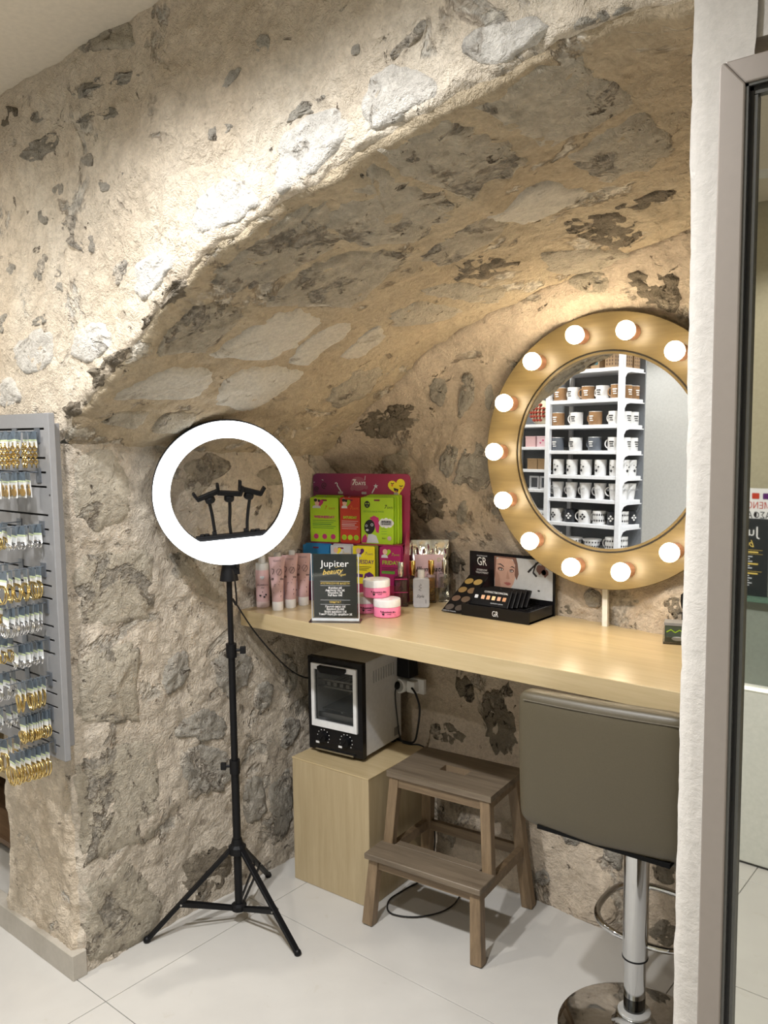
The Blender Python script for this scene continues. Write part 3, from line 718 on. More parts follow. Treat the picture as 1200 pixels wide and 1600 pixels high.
def cushion(m, x0, x1, y0, y1, z0, z1, n=14, e=.22, puff=.012):
    """soft rectangular pad (superellipsoid section)"""
    P = []; F = []; cx, cy, cz = (x0+x1)/2, (y0+y1)/2, (z0+z1)/2
    nu, nv = 44, 16
    for j in range(nv+1):
        a = -math.pi/2+math.pi*j/nv; ca, sa = math.cos(a), math.sin(a)
        for i in range(nu):
            t = 2*math.pi*i/nu; c, s = math.cos(t), math.sin(t)
            f_ = lambda v, p: math.copysign(abs(v)**p, v)
            P.append((cx+(x1-x0)/2*f_(ca, .28)*f_(c, e), cy+(y1-y0)/2*f_(sa, .45), cz+(z1-z0)/2*f_(ca, .28)*f_(s, e)))
    for j in range(nv):
        for i in range(nu): F.append((j*nu+i, j*nu+(i+1) % nu, (j+1)*nu+(i+1) % nu, (j+1)*nu+i))
    m.add(P, F)
bk = MB(); cushion(bk, -.228, .205, -.255, -.192, .645, .998, e=.13)
for i, p in enumerate(bk.v):
    x, y, z = p; k_ = (z-.64)/.355; bulge = .010*math.sin(max(0, min(1, k_))*math.pi)
    bk.v[i] = (x*(1.0-.012*math.sin(k_*3.1)), y-.012*k_-bulge+.012*(x/.22)**2, z+.006*(x/.22)-.01*(1-k_)*(1-(x/.22)**2))
bko = bk.build('backrest', 'taupe_leather', ch, True)
sm_ = MB(); sm_.tube([(-.205+.41*i/20, -.249+.011*((-.205+.41*i/20)/.22)**2-.017, .977+.006*((-.205+.41*i/20)/.22)) for i in range(21)], .0016, 6); sm_.build('seam', plain('seam_brown', (.10, .085, .06), .7), bko)
bb = MB(); bb.box((.0, -.226, .6415), (.34, .04, .010)); bb.build('back_underside', 'black_fabric', ch)
se = MB(); cushion(se, -.21, .21, -.032, .032, -.2, .2)
o_ = se.build('seat', 'taupe_leather', ch, True, loc=(0, -.02, .648), rot=(rad(90), 0, 0))
# ---- round mirror with bulbs
mr = thing('vanity_mirror', 'round light wood mirror ringed with glowing round bulbs', 'mirror', (-1.112, 2.408, 1.583), rot=(rad(-1.0), 0, 0))
MB().annulus(.309, .423, -.010, .010, 96).build('frame', 'ply_gold', mr, 30, bevel=.0015, seg=1)
MB().annulus(.303, .3095, -.006, .010, 96).build('rim', plain('rim_dark', (.03, .025, .02), .5), mr)
MB().annulus(.297, .304, -.009, .010, 96).build('inner_rim', 'ply_gold', mr)
m_, t_, b_ = nt('mirror_silver'); b_.inputs['Base Color'].default_value = (.93, .95, .95, 1); b_.inputs['Metallic'].default_value = 1; b_.inputs['Roughness'].default_value = 0; MATS['mirror'] = m_
MB().prism(disc(0, 0, .2975, n=96), -.004, .008).build('mirror_glass', 'mirror', mr)
MB().prism(disc(0, 0, .42, n=64), .010, .014).build('backing', 'ply_gold', mr)
MB().box((0, .035, .1), (.05, .04, .05)).build('wall_bracket', 'black_plastic', mr)
m_, t_, b_ = nt('bulb_glow'); b_.inputs['Base Color'].default_value = (1, .95, .85, 1); b_.inputs['Emission Color'].default_value = (1, .83, .58, 1); b_.inputs['Emission Strength'].default_value = E_BULB; MATS['bulb'] = m_
sb = bb = None
for i in range(14):
    a = math.pi+2*math.pi*i/14; x, z = .3645*math.cos(a), .3645*math.sin(a)
    if sb is None:
        sb = MB().cyl((0, -.038, 0), (0, -.008, 0), .0215, .0245, 24).build('socket', 'copper', mr, True)
        bb = MB().ball((0, -.061, 0), .0280, 20, 14).build('bulb', 'bulb', sb, True)
    else:
        s2 = sb.copy(); COL.objects.link(s2); b2 = bb.copy(); COL.objects.link(b2); b2.parent = s2; sb2 = s2
        s2.location = (x, 0, z); continue
    sb.location = (x, 0, z)
tag(MB().box((-1.128, 2.452, 1.115), (.018, .012, .17)).build('cable_duct', plain('duct_white', (.74, .72, .66), .5), bevel=.001), 'thin white vertical cable duct between the mirror and worktop', 'cable duct')
# ---- ring light on tripod
plain('ring_glow', (.93, .97, 1), .4, emit=E_RING, var=0)
TX, TY = -2.113, 1.749
rl = thing('ring_light', 'glowing white ring light on a black tripod by the stone jamb', 'ring light', (TX, TY, 0))
MB().cyl((0, 0, .045), (0, 0, .56), .0135, n=20).build('lower_pole', 'black_plastic', rl, True)
MB().cyl((0, 0, .54), (0, 0, .95), .0115, n=20).build('middle_pole', 'black_plastic', rl, True)
MB().cyl((0, 0, .93), (0, 0, 1.19), .0095, n=20).build('upper_pole', 'black_plastic', rl, True)
for z, sd in ((.55, -1), (.945, 1)):
    cl = MB().cyl((0, 0, z-.024), (0, 0, z+.022), .0175, n=20).build('clamp_collar', 'black_plastic', rl, True)
    d = Vector((.77, .64, 0))*sd
    k_ = MB(); k_.cyl(d*.015, d*.030, .005, n=10); k_.m = Matrix.Translation(d*.038) @ Euler((0, 0, math.atan2(d.y, d.x))).to_matrix().to_4x4(); k_.box((0, 0, 0), (.018, .012, .024)); k_.build('clamp_knob', 'black_plastic', cl, bevel=.002, loc=(0, 0, z))
hb = MB(); hb.lathe([(.021, .245), (.030, .250), (.030, .272), (.021, .280), (.016, .30)], 16); hb.build('leg_hub', 'black_plastic', rl)
hb = MB(); hb.lathe([(.016, .045), (.026, .050), (.026, .066), (.016, .072)], 16); hb.build('brace_hub', 'black_plastic', rl)
for fx, fy in ((-2.266, 1.487), (-1.831, 1.747), (-2.255, 2.010)):
    f = Vector((fx-TX, fy-TY, .008)); n_ = Vector((f.x, f.y, 0)).normalized()
    a = n_*.026+Vector((0, 0, .262))
    leg = MB().bar(a, f, .020, .011, up=(0, 0, 1)).build('leg', 'black_plastic', rl, bevel=.002)
    MB().ball(f, .0125, 10, 6).build('rubber_foot', 'black_plastic', leg, True)
    j = a.lerp(f, .60); br = MB(); s_ = n_.cross(Vector((0, 0, 1)))
    for q in (-1, 1): br.bar(n_*.022+s_*q*.006+Vector((0, 0, .058)), j+s_*q*.011, .003, .014)
    br.build('brace', 'black_plastic', rl)
    rv = MB(); rv.cyl(j-s_*.014, j+s_*.014, .0035, n=8); rv.build('rivet', 'brushed_steel', leg)
MB().cyl((0, 0, 1.178), (0, 0, 1.232), .031, .021, 20).build('socket_cone', 'black_plastic', rl, True)
tl = MB(); tl.box((0, 0, 1.252), (.030, .034, .050)); tl.cyl((-.028, 0, 1.25), (.028, 0, 1.25), .016, n=16); tl.box((.034, .006, 1.242), (.014, .012, .04)); tl.build('tilt_joint', 'black_plastic', rl, bevel=.002)
hd = bpy.data.objects.new('ring_head', None); COL.objects.link(hd); hd.parent = rl
hd.location = (.040, -.028, 1.466); hd.rotation_euler = Euler((rad(-5), rad(2), rad(56)), 'XYZ')
hd.rotation_euler = (Matrix.Rotation(rad(55), 3, 'Z') @ Matrix.Rotation(rad(6), 3, 'X') @ Matrix.Rotation(rad(-3.5), 3, 'Y')).to_euler()
RO, RI, ZC = .2335, .178, -.148
def ring_poly(r0, r1, y0, y1, zc, n=96):
    """ring whose opening is cut straight along z = zc at the bottom"""
    m = MB(); P = []; F = []
    for r, y in ((r0, y0), (r1, y0), (r1, y1), (r0, y1)):
        for i in range(n):
            t = 2*math.pi*i/n; x, z = r*math.cos(t), r*math.sin(t)
            if r == r0 and z < zc: z = zc
            P.append((x, y, z))
    for k in range(4):
        for i in range(n): F.append((k*n+i, k*n+(i+1) % n, ((k+1) % 4)*n+(i+1) % n, ((k+1) % 4)*n+i))
    m.add(P, F); return m
ring_poly(RI, RO-.003, -.016, -.006, ZC).build('diffuser', 'ring_glow', hd, 40)
ring_poly(RI+.001, RO, -.006, .026, ZC+.001).build('ring_housing', 'black_plastic', hd, 40)
brg = MB(); brg.box((0, .004, -.139), (.222, .022, .014)); 
for bx in (-.052, .048): brg.box((bx, .004, -.128), (.014, .018, .014))
for bx in (-.09, -.075, .07, .085): brg.cyl((bx, .004, -.134), (bx, .004, -.126), .008, n=12)
brg.build('accessory_bar', 'black_plastic', hd, bevel=.0015)
for x0_, x1_, zt_, tilt in ((-.050, -.060, -.006, 18), (0, .004, -.006, -8), (.052, .068, -.004, -20)):
    ph = bpy.data.objects.new('phone_holder', None); COL.objects.link(ph); ph.parent = hd
    MB().tube(spline([(x0_, .004, -.135), (x0_+.002*(1 if x0_ > 0 else -1), .002, -.10), ((x0_+x1_)/2, 0, -.06), (x1_, 0, zt_-.018)], 8), .0052, 8).build('gooseneck', 'black_plastic', ph, True)
    hm = MB(); hm.m = Matrix.Translation((x1_, -.004, zt_)) @ Matrix.Rotation(rad(-tilt), 4, 'Y')
    hm.lathe([(.010, -.022), (.016, -.016), (.016, -.004), (.010, 0)], 14); hm.box((0, 0, .006), (.076, .022, .015)); hm.box((-.037, -.006, .017), (.009, .030, .030), (0, rad(-14), 0)); hm.box((.037, -.006, .017), (.009, .030, .030), (0, rad(14), 0))
    hm.build('clamp', 'black_plastic', ph, bevel=.002)
MB().box((0, .012, -.250), (.034, .022, .04)).build('mount_block', 'black_plastic', hd, bevel=.002)
# ---- leads and wall socket
cab = MB().tube(spline([(-2.135, 1.775, 1.225), (-2.135, 1.79, 1.18), (-2.122, 1.785, 1.09), (-2.155, 1.80, 1.10), (-2.172, 1.90, .973), (-2.175, 2.0, .861), (-2.197, 2.1, .779), (-2.216, 2.2, .725), (-2.215, 2.32, .70), (-2.19, 2.45, .64), (-2.05, 2.462, .64), (-1.965, 2.455, .675)], 10), .0028, 8)
tag(cab.build('black_lead', 'cable_black', smooth=True), 'thin black lead running from the ring light down behind the mini oven', 'cord')
so = thing('wall_socket', 'white double wall socket with black plug under the worktop', 'socket', (-1.935, 2.475, .69))
MB().box((.034, -.006, 0), (.085, .018, .058)).build('plate', 'white_plastic', so, bevel=.003)
MB().m; MB().cyl((-.012, -.055, .0), (-.012, -.01, .0), .029, n=28).build('round_adaptor', 'white_plastic', so, True, bevel=.002)
MB().cyl((-.012, -.057, .0), (-.012, -.054, .0), .022, n=24).build('adaptor_face', plain('socket_shadow', (.35, .35, .34), .5), so)
MB().ball((-.012, -.064, .004), .012, 10, 8, (.8, 1.2, 1.3)).build('plug', 'black_plastic', so, True)
MB().box((.034, -.025, .0), (.036, .035, .045)).build('white_adaptor', 'white_plastic', so, bevel=.003)
ad = tag(MB().box((-1.925, 2.445, .765), (.066, .06, .075), None, .9).build('power_adaptor', 'black_plastic', bevel=.004), 'black square power adaptor above the white wall socket', 'adaptor')
c1 = MB().tube(spline([(-1.947, 2.405, .69), (-1.947, 2.398, .66), (-1.945, 2.405, .58), (-1.935, 2.42, .475), (-1.855, 2.43, .476), (-1.822, 2.436, .455), (-1.814, 2.438, .40), (-1.808, 2.437, .28), (-1.79, 2.43, .10), (-1.785, 2.36, .012), (-1.793, 2.26, .006), (-1.795, 2.165, .006), (-1.745, 2.105, .006), (-1.67, 2.13, .006), (-1.615, 2.20, .006), (-1.60, 2.28, .006), (-1.62, 2.36, .01)], 10), .0027, 8)
tag(c1.build('black_lead', 'cable_black', smooth=True), 'thin black lead hanging from the socket to a loop on the floor', 'cord')
c2 = MB().tube(spline([(-1.893, 2.43, .69), (-1.87, 2.425, .672), (-1.852, 2.425, .62), (-1.862, 2.425, .54), (-1.88, 2.425, .485), (-1.93, 2.425, .474), (-1.99, 2.44, .475), (-2.02, 2.445, .50)], 10), .0040, 8)
tag(c2.build('black_lead', 'cable_black', smooth=True), 'thick black lead curving from the socket to the mini oven', 'cord')
# ================================================================== THINGS ON THE WORKTOP (z = 1.03)
ZT = 1.0302
C_ = dict(ink=(.015, .012, .015), white=(.80, .80, .80), lime=(.40, .62, .02), lime2=(.30, .50, .015), red=(.50, .045, .02), orange=(.70, .20, .03), magenta=(.35, .012, .11), purple=(.10, .015, .14),
          yellow=(.80, .68, .02), gold=(.78, .58, .14), blue=(.02, .20, .48), greyw=(.60, .62, .66), pink=(.84, .22, .38), softpink=(.60, .40, .41), lilac=(.52, .41, .52), skin=(.72, .46, .36), board=(.23, .012, .045), boardp=(.13, .012, .085),
          green=(.12, .30, .04), hotpink=(.50, .03, .16), brown=(.17, .09, .07), slate=(.018, .022, .024))
for k, v in C_.items(): plain('ink_'+k if k != 'ink' else 'ink', v, .45, var=.02)
plain('foil_gold', (.80, .55, .18), .22, 1); plain('foil_silver', (.75, .74, .70), .22, 1, bump=.4, bscale=40); plain('frosted', (.66, .66, .64), .35, alpha=.8)
plain('gloss_white', (.78, .77, .77), .25)
def clear_mat(name, c=(.95, .97, .97), gl=.08):
    """thin clear plastic or glass: tinted see-through with a surface gloss"""
    m, t, b = nt(name); t.nodes.remove(b); tr = node(t, 'ShaderNodeBsdfTransparent'); tr.inputs[0].default_value = rgb(*c); g = node(t, 'ShaderNodeBsdfGlossy'); g.inputs['Roughness'].default_value = .03
    fr = node(t, 'ShaderNodeFresnel'); fr.inputs[0].default_value = 1.45; ms = node(t, 'ShaderNodeMixShader'); t.links.new(fr.outputs[0], ms.inputs[0]); t.links.new(tr.outputs[0], ms.inputs[1]); t.links.new(g.outputs[0], ms.inputs[2])
    t.links.new(ms.outputs[0], t.nodes['Material Output'].inputs[0]); MATS[name] = m; return m
clear_mat('acrylic', (.97, .98, .98)); clear_mat('clear_liquid', (.90, .90, .92)); clear_mat('amber_liquid', (.80, .62, .28)); clear_mat('clear_glass', (.90, .92, .93))
def blob(cx, cz, r, k=.2, n=14, seed=0):
    q = random.Random(seed); return [(cx+r*(1+k*(q.random()-.5))*math.cos(2*math.pi*i/n), cz+r*(1+k*(q.random()-.5))*math.sin(2*math.pi*i/n)) for i in range(n)]
def star(cx, cz, r, n=5, rot=90, k=.42): return [(cx+(r if i % 2 == 0 else r*k)*math.cos(rad(rot+180*i/n)), cz+(r if i % 2 == 0 else r*k)*math.sin(rad(rot+180*i/n))) for i in range(2*n)]
def heart(cx, cz, r, rot=0, n=28):
    out = []; c, s = math.cos(rad(rot)), math.sin(rad(rot))
    for i in range(n):
        t = 2*math.pi*i/n; x = 16*math.sin(t)**3/16*r; z = (13*math.cos(t)-5*math.cos(2*t)-2*math.cos(3*t)-math.cos(4*t))/16*r; out.append((cx+x*c-z*s, cz+x*s+z*c))
    return out
def strip(pts, w):
    """flat stroke along a polyline"""
    L = []; R = []
    for i, p in enumerate(pts):
        a = pts[max(i-1, 0)]; b = pts[min(i+1, len(pts)-1)]; dx, dz = b[0]-a[0], b[1]-a[1]; l = math.hypot(dx, dz) or 1
        L.append((p[0]-dz/l*w/2, p[1]+dx/l*w/2)); R.append((p[0]+dz/l*w/2, p[1]-dx/l*w/2))
    return [[L[i], L[i+1], R[i+1], R[i]] for i in range(len(pts)-1)]
def spiral(cx, cz, r, turns=1.8, n=22): return [(cx+r*(i/n)*math.cos(2*math.pi*turns*i/n), cz+r*(i/n)*math.sin(2*math.pi*turns*i/n)) for i in range(n+1)]
# ---- pink cardboard display of face masks
SO, SP = (-2.055, 2.340), 17.5
sd = thing('mask_display_stand', 'dark pink cardboard display stand of face masks at the left back of the worktop', 'display stand', (*SO, ZT), SP)
bw, bh = .395, .470
def grad_board():
    m, t, b = nt('board_print'); tc = node(t, 'ShaderNodeTexCoord'); sp = node(t, 'ShaderNodeSeparateXYZ'); t.links.new(tc.outputs['Object'], sp.inputs[0])
    mp = node(t, 'ShaderNodeMapRange'); mp.inputs[1].default_value = -.2; mp.inputs[2].default_value = .02; t.links.new(sp.outputs[0], mp.inputs[0])
    t.links.new(mix(t, mp.outputs[0], C_['boardp'], (.30, .018, .065)), b.inputs['Base Color']); b.inputs['Roughness'].default_value = .4; MATS['board'] = m
grad_board()
pl = [(-bw/2, 0), (bw/2-.012, 0), (bw/2, bh-.03)]+[(bw/2-.018+.018*math.cos(rad(a)), bh-.018+.018*math.sin(rad(a))) for a in range(0, 91, 15)]+[(-bw/2+.018-.018*math.sin(rad(a)), bh-.018+.018*math.cos(rad(a))) for a in range(0, 91, 15)]
bd = MB().prism(pl, 0, .006).build('backboard', 'board', sd)
MB().box((0, -.030, .213), (bw-.03, .060, .004)).build('upper_ledge', 'board', sd)
MB().box((0, -.050, .055), (bw-.01, .100, .004)).build('lower_ledge', 'board', sd)
MB().box((0, -.099, .037), (bw-.01, .004, .074)).build('tray_front', 'board', sd)
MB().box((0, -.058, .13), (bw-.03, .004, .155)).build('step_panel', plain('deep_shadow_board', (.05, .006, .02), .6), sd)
for s in (-1, 1): MB().prism([(0, 0), (.1, 0), (.1, .08), (.02, .26), (0, .26)], 0, .003).build('side_panel', 'board', sd, loc=(s*(bw/2-.008), 0, 0), rot=(0, 0, rad(-90)))
flat('round_emblem', [disc(-.010, .432, .031, .027), disc(-.034, .414, .008), disc(.022, .420, .008)], plain('emblem_pink', (.34, .09, .14), .5), sd)
text('7', .030, 'ink_white', sd, -.028, .437, -.001, shear=.15, bold=.0006); text('DAYS', .0175, 'ink_white', sd, .000, .433, -.001, bold=.0003)
hx, hz = .146, .424
flat('heart_face', [heart(hx, hz, .034, 12)], 'ink_yellow', sd, -.0012)
flat('heart_features', strip([(hx-.021+.004*i-.002, hz+.013-.0035*(1-((i-1.5)/1.5)**2)) for i in range(4)], .003)+strip([(hx+.010+.0045*i, hz+.004-.0035*(1-((i-1.5)/1.5)**2)) for i in range(4)], .003)+[[(hx-.013, hz-.005), (hx+.007, hz-.010), (hx+.004, hz-.020), (hx-.005, hz-.021), (hx-.011, hz-.014)]], 'ink', sd, -.0018)
flat('heart_cheeks', [disc(hx-.018, hz+.004, .004), disc(hx+.016, hz-.007, .004), disc(hx-.003, hz-.017, .004, .0025)], 'ink_orange', sd, -.0022)
flat('doodles', strip(spiral(-.150, .425, .013), .0022)+strip(spiral(-.182, .412, .011), .0022), 'ink', sd, -.0008)
flat('white_doodles', strip([(-.105, .432), (-.100, .436), (-.095, .432), (-.096, .426), (-.080, .402)], .004)+strip([(.046, .398), (.058, .418)], .004)+[star(.062, .424, .010, 5)]+strip([(-.16, .447), (-.154, .444)], .002)+strip([(-.195, .436), (-.19, .437)], .002)+strip([(.02, .462), (.018, .446)], .002)+[star(.176, .436, .003, 4)], 'ink_greyw', sd, -.0008)
flat('price_tags', [rrect(.020, .009, .002, 3, -.082, .398), rrect(.020, .009, .002, 3, .014, .398), rrect(.018, .008, .002, 3, .143, .398)], plain('tag_grey', (.42, .36, .38), .5), sd, -.0014)
pin = MB()
for x in (-.13, -.03, .09): pin.cyl((x, 0, .385), (x, -.042, .385), .0016, n=8)
pin.build('hook', 'brushed_steel', sd)
def packet(x0, x1, z0, z1, y, mat, label, deco=None, th=.0035, slot=True, lean=0):
    """sachet hanging in the display, printed on its front; coordinates in the stand's frame"""
    ca, sa = math.cos(rad(SP)), math.sin(rad(SP)); cx = (x0+x1)/2
    t = thing('face_mask_packet', label, 'packet', (SO[0]+cx*ca-y*sa, SO[1]+cx*sa+y*ca, ZT+z0), rot=(rad(lean), 0, rad(SP)), group='face mask packets in the pink display')
    w, h = x1-x0, z1-z0
    MB().prism(rrect(w, h, .005, 3, 0, h/2), -th/2, th/2).build('sachet', mat, t)
    q = -th/2-.0004
    if slot: flat('hang_hole', [rrect(.024, .006, .003, 4, 0, h-.010)], plain('slot_dark', (.18, .02, .05), .6), t, q)
    if deco: deco(t, w, h, q)
    return t
def deco_day(word, wc, tc, badge, sub):
    def f(t, w, h, y):
        flat('badge_heart', [heart(-w*.16, h-.020, .016)], badge, t, y-.0002); flat('badge_face', [disc(-w*.25, h-.020, .009, .011), disc(-w*.30, h-.008, .006)], 'ink_skin', t, y-.0005)
        flat('badge_cap', [[(-w*.42, h-.040), (-w*.12, h-.040), (-w*.14, h-.032), (-w*.26, h-.028), (-w*.40, h-.032)]], 'ink_greyw', t, y-.0004); flat('badge_hair', [disc(-w*.30, h-.010, .007, .006), disc(-w*.18, h-.012, .005)], 'ink', t, y-.0006)
        text('7', .019, tc, t, w*.05, h-.038, y-.0003, shear=.2); text('DAYS', .0105, tc, t, w*.27, h-.041, y-.0003)
        text(word, .0155 if len(word) < 8 else .0125, wc, t, 0, h*.56, y-.0003, bold=.0006, sx=min(1.15, w*.9/(.0105*len(word))))
        flat('fine_print', [r for i in range(5) for r in strip([(-w*.42, h*.48-.007*i), (w*(.40-.08*(i % 3)), h*.48-.007*i)], .0022 if i != 2 else .004)], sub, t, y-.0003)
        flat('seals', [disc(-w*.30+w*.3*k, .020, .010, n=14) for k in range(3)], wc, t, y-.0003); flat('seal_centres', [disc(-w*.30+w*.3*k, .020, .0075, n=14) for k in (0, 2)], badge, t, y-.0006)
    return f
def deco_detox(t, w, h, y):
    text('7', .020, 'ink', t, w*.26, h-.034, y-.0003, shear=.2); text('DAYS', .011, 'ink', t, w*.40, h-.037, y-.0003, sx=.8); text('DETOX FACE MASK', .0095, 'ink_green', t, -w*.10, h-.052, y-.0003)
    flat('mask_icon', [disc(-w*.30, h-.026, .011, .013)], 'ink', t, y-.0003); flat('mask_icon_eyes', [disc(-w*.335, h-.023, .0025), disc(-w*.265, h-.023, .0025), rrect(.007, .002, .001, 2, -w*.30, h-.032)], 'ink_lime', t, y-.0006)
    flat('towel', [[(-.030, .095), (-.012, .104), (.006, .096), (.010, .070), (.006, .040), (-.004, .044), (-.012, .080)], [(-.064, .003), (-.058, .024), (-.046, .036), (-.040, .020), (-.044, .003)]], 'ink_hotpink', t, y-.0003)
    flat('shoulders', [[(-.042, .003), (-.036, .034), (-.020, .036), (-.004, .030), (.006, .003)]], 'ink_greyw', t, y-.0004)
    flat('masked_face', [disc(-.030, .062, .021, .027, rot=-10)], 'ink', t, y-.0006); flat('masked_face_eyes', [disc(-.020, .070, .0055), disc(-.042, .066, .0045), disc(-.039, .050, .006, .004)], 'ink_greyw', t, y-.0009); flat('pupils', [disc(-.020, .070, .003), disc(-.042, .066, .0025)], 'ink', t, y-.0012)
    flat('speech_cloud', [disc(.036+.020*math.cos(rad(a)), .078+.009*math.sin(rad(a)), .010, n=12) for a in range(0, 360, 45)]+[disc(.036, .078, .020, .010)], 'ink_white', t, y-.0005)
    text('BYE-BYE', .0098, 'ink', t, .036, .082, y-.0010, bold=.0004); text('MY PROBLEMS', .0052, 'ink', t, .036, .0735, y-.0010, bold=.0002)
    flat('fine_print', [r for i in range(3) for r in strip([(.016, .056-.009*i), (.038, .056-.009*i)], .0012)], 'ink_green', t, y-.0003); flat('seal', [disc(.048, .022, .008)], 'ink_softpink', t, y-.0003); text('days', .0085, 'ink', t, .026, .022, y-.0003)
def deco_small(wc, badge, word=None, hair=None):
    def f(t, w, h, y):
        flat('badge_heart', [heart(-w*.15, h-.020, .015)], badge, t, y-.0003); flat('badge_face', [disc(-w*.24, h-.018, .009, .010)], 'ink_skin', t, y-.0006); flat('badge_cap', [[(-w*.42, h-.040), (-w*.10, h-.040), (-w*.14, h-.031), (-w*.26, h-.027), (-w*.40, h-.031)]], 'ink_greyw', t, y-.0004)
        text('7', .015, wc, t, w*.10, h-.027, y-.0003, shear=.2); text('DAYS', .009, wc, t, w*.30, h-.029, y-.0003)
        if word: text(word, .020, wc, t, .002, h-.058, y-.0003, bold=.0004, sx=w*.92/(.0126*len(word)))
        flat('fine_print', [r for i in range(3) for r in strip([(-w*.40, h-.076-.006*i), (w*(.34-.1*i), h-.076-.006*i)], .0018)], 'ink', t, y-.0003)
        if hair:
            flat('pictured_hair', [[(-.004, .026), (.004, .052), (.022, .060), (.038, .050), (.040, .010), (.030, .004), (.006, .004)]], hair, t, y-.0004); flat('pictured_face', [[(.004, .018), (.010, .044), (.020, .036), (.032, .036), (.030, .016), (.018, .006)]], 'ink_skin', t, y-.0007); flat('pictured_eyes', [disc(.012, .026, .0018), disc(.026, .026, .0018), rrect(.008, .0018, .0006, 2, .019, .013)], 'ink', t, y-.0010)
            flat('picture_band', strip([(-w*.42, .046), (-.004, .044)], .012), hair, t, y-.0003)
        else: flat('green_band', [rrect(w*.62, .011, .002, 3, -w*.1, h*.40)], 'ink_green', t, y-.0003)
    return f
U0 = .2155
pk = 'lime green face mask packet'
for i in range(3):
    packet(-.189+.006*i, -.071+.006*i, U0, .382+.004*i, -.044+.011*i, 'ink_lime' if i == 0 else 'ink_lime2', ['narrow lime green face mask packet, frontmost in the left upper pocket of the pink display', 'second narrow lime green packet, right behind the frontmost one in the left upper pocket', 'rearmost narrow lime green packet in the left upper pocket of the pink display'][i], deco_day('WEDNESDAY', 'ink_hotpink', 'ink_red', 'ink_hotpink', 'ink_green') if i == 0 else None)
    packet(-.064+.003*i, .017+.003*i, U0, .384+.002*i, -.046+.011*i, 'ink_red' if i == 0 else plain('red2', (.34, .03, .015), .45), ['red face mask packet, frontmost in the middle upper pocket of the pink display', 'second red packet, right behind the frontmost one in the middle upper pocket', 'rearmost red packet in the middle upper pocket of the pink display'][i], deco_day('SATURDAY', 'ink_lime', 'ink_orange', 'ink_lime2', 'ink_softpink') if i == 0 else None)
for i in range(4):
    packet(.021+.007*i, .149+.007*i, U0, .386+.003*i, -.046+.010*i, 'ink_lime' if i in (0, 2) else 'ink_lime2', ['wide lime green packet picturing a black face mask, frontmost in the right upper pocket', 'second wide lime green packet, right behind the one picturing a black mask', 'third wide lime green packet, two behind the one picturing a black mask', 'rearmost wide lime green packet in the right upper pocket of the pink display'][i], deco_detox if i == 0 else None)
L0 = .0575
for i in range(2):
    packet(-.200+.004*i, -.092+.004*i, L0, .209+.004*i, -.088+.013*i, 'ink_blue', ['blue face mask packet, front one in the lower left of the pink display', 'blue face mask packet, rear one in the lower left of the pink display'][i])
    packet(-.086+.004*i, -.004+.004*i, L0, .210+.004*i, -.086+.013*i, 'ink_greyw', ['white face mask packet, front one between the blue and yellow packets', 'white face mask packet, rear one between the blue and yellow packets'][i], deco_small('ink_gold', 'ink_yellow') if i == 0 else None)
    packet(.004+.008*i, .090+.008*i, L0, .211+.002*i, -.086+.014*i, 'ink_yellow' if i == 0 else plain('olive', (.22, .24, .03), .45), ['yellow face mask packet picturing purple hair, front one in the lower row', 'olive packet right behind the yellow one picturing purple hair'][i], deco_small('ink_purple', 'ink_purple', 'TUESDAY', 'ink_purple') if i == 0 else None, slot=False)
    packet(.110+.004*i, .192+.002*i, L0, .212+.003*i, -.086+.014*i, 'ink_magenta', ['magenta face mask packet with a green heart, front one at the lower right', 'magenta face mask packet, rear one at the lower right of the display'][i], deco_small('ink_lime2', 'ink_lime2', 'FRIDAY') if i == 0 else None, slot=False)
# ---- pink tubes and mist bottles
def wrap_print(t, r, items, z0, mat):
    pass
def tube_thing(x, y, rz, label):
    t = thing('cream_tube', label, 'tube', (x, y, ZT), rz, 'pink cream tubes beside the black sign')
    MB().lathe([(.0, 0), (.0185, 0), (.0195, .003), (.0195, .030), (.0185, .032)], 24, cap=False).build('cap', 'gloss_white', t, True)
    P = []; F = []; n = 24; lev = [(0, .0195, .0195), (.25, .021, .0185), (.5, .0235, .015), (.75, .026, .010), (.93, .0285, .0035), (1, .0290, .0012)]
    for k, rx, ry in lev:
        for i in range(n): P.append((rx*math.cos(2*math.pi*i/n), ry*math.sin(2*math.pi*i/n), .032+.158*k))
    for k in range(len(lev)-1):
        for i in range(n): F.append((k*n+i, k*n+(i+1) % n, (k+1)*n+(i+1) % n, (k+1)*n+i))
    F.append(tuple(range((len(lev)-1)*n, len(lev)*n)))
    MB().add(P, F).build('body', 'ink_softpink', t, 60)
    y_ = lambda z: -(.0195-(z-.032)/.158*.016)-.0016
    text('7DAYS', .0095, plain('ink_grey', (.20, .17, .19), .5), t, 0, .176, y_(.176), shear=.2)
    o = text('Illuminate', .0115, 'ink', t, 0, .113, y_(.113), shear=.35, bold=.0002); text('me', .0105, 'ink', t, .002, .103, y_(.10)-.0005, shear=.3, bold=.0002)
    flat('fine_print', [r for i in range(2) for r in strip([(-.010, .093-.005*i), (.008, .093-.005*i)], .0014)], 'ink', t, y_(.088)-.0008)
    flat('printed_doodles', strip([(.002, .128), (.012, .126), (.018, .136), (.015, .147), (.005, .149), (-.002, .139), (.002, .128), (.015, .147)], .0015)+strip([(-.018, .150), (-.010, .147), (-.011, .139), (-.016, .130)], .0018)+[disc(.012, .158, .0012), star(.010, .052, .006), disc(-.006, .076, .002), heart(-.008, .063, .005), disc(.010, .068, .004, .003)], 'ink', t, y_(.13)-.0042)['kind'] = 'stuff'
    return t
tube_thing(-2.158, 2.003, 44, 'pink tube with white cap, nearest of the three tubes beside the black sign')
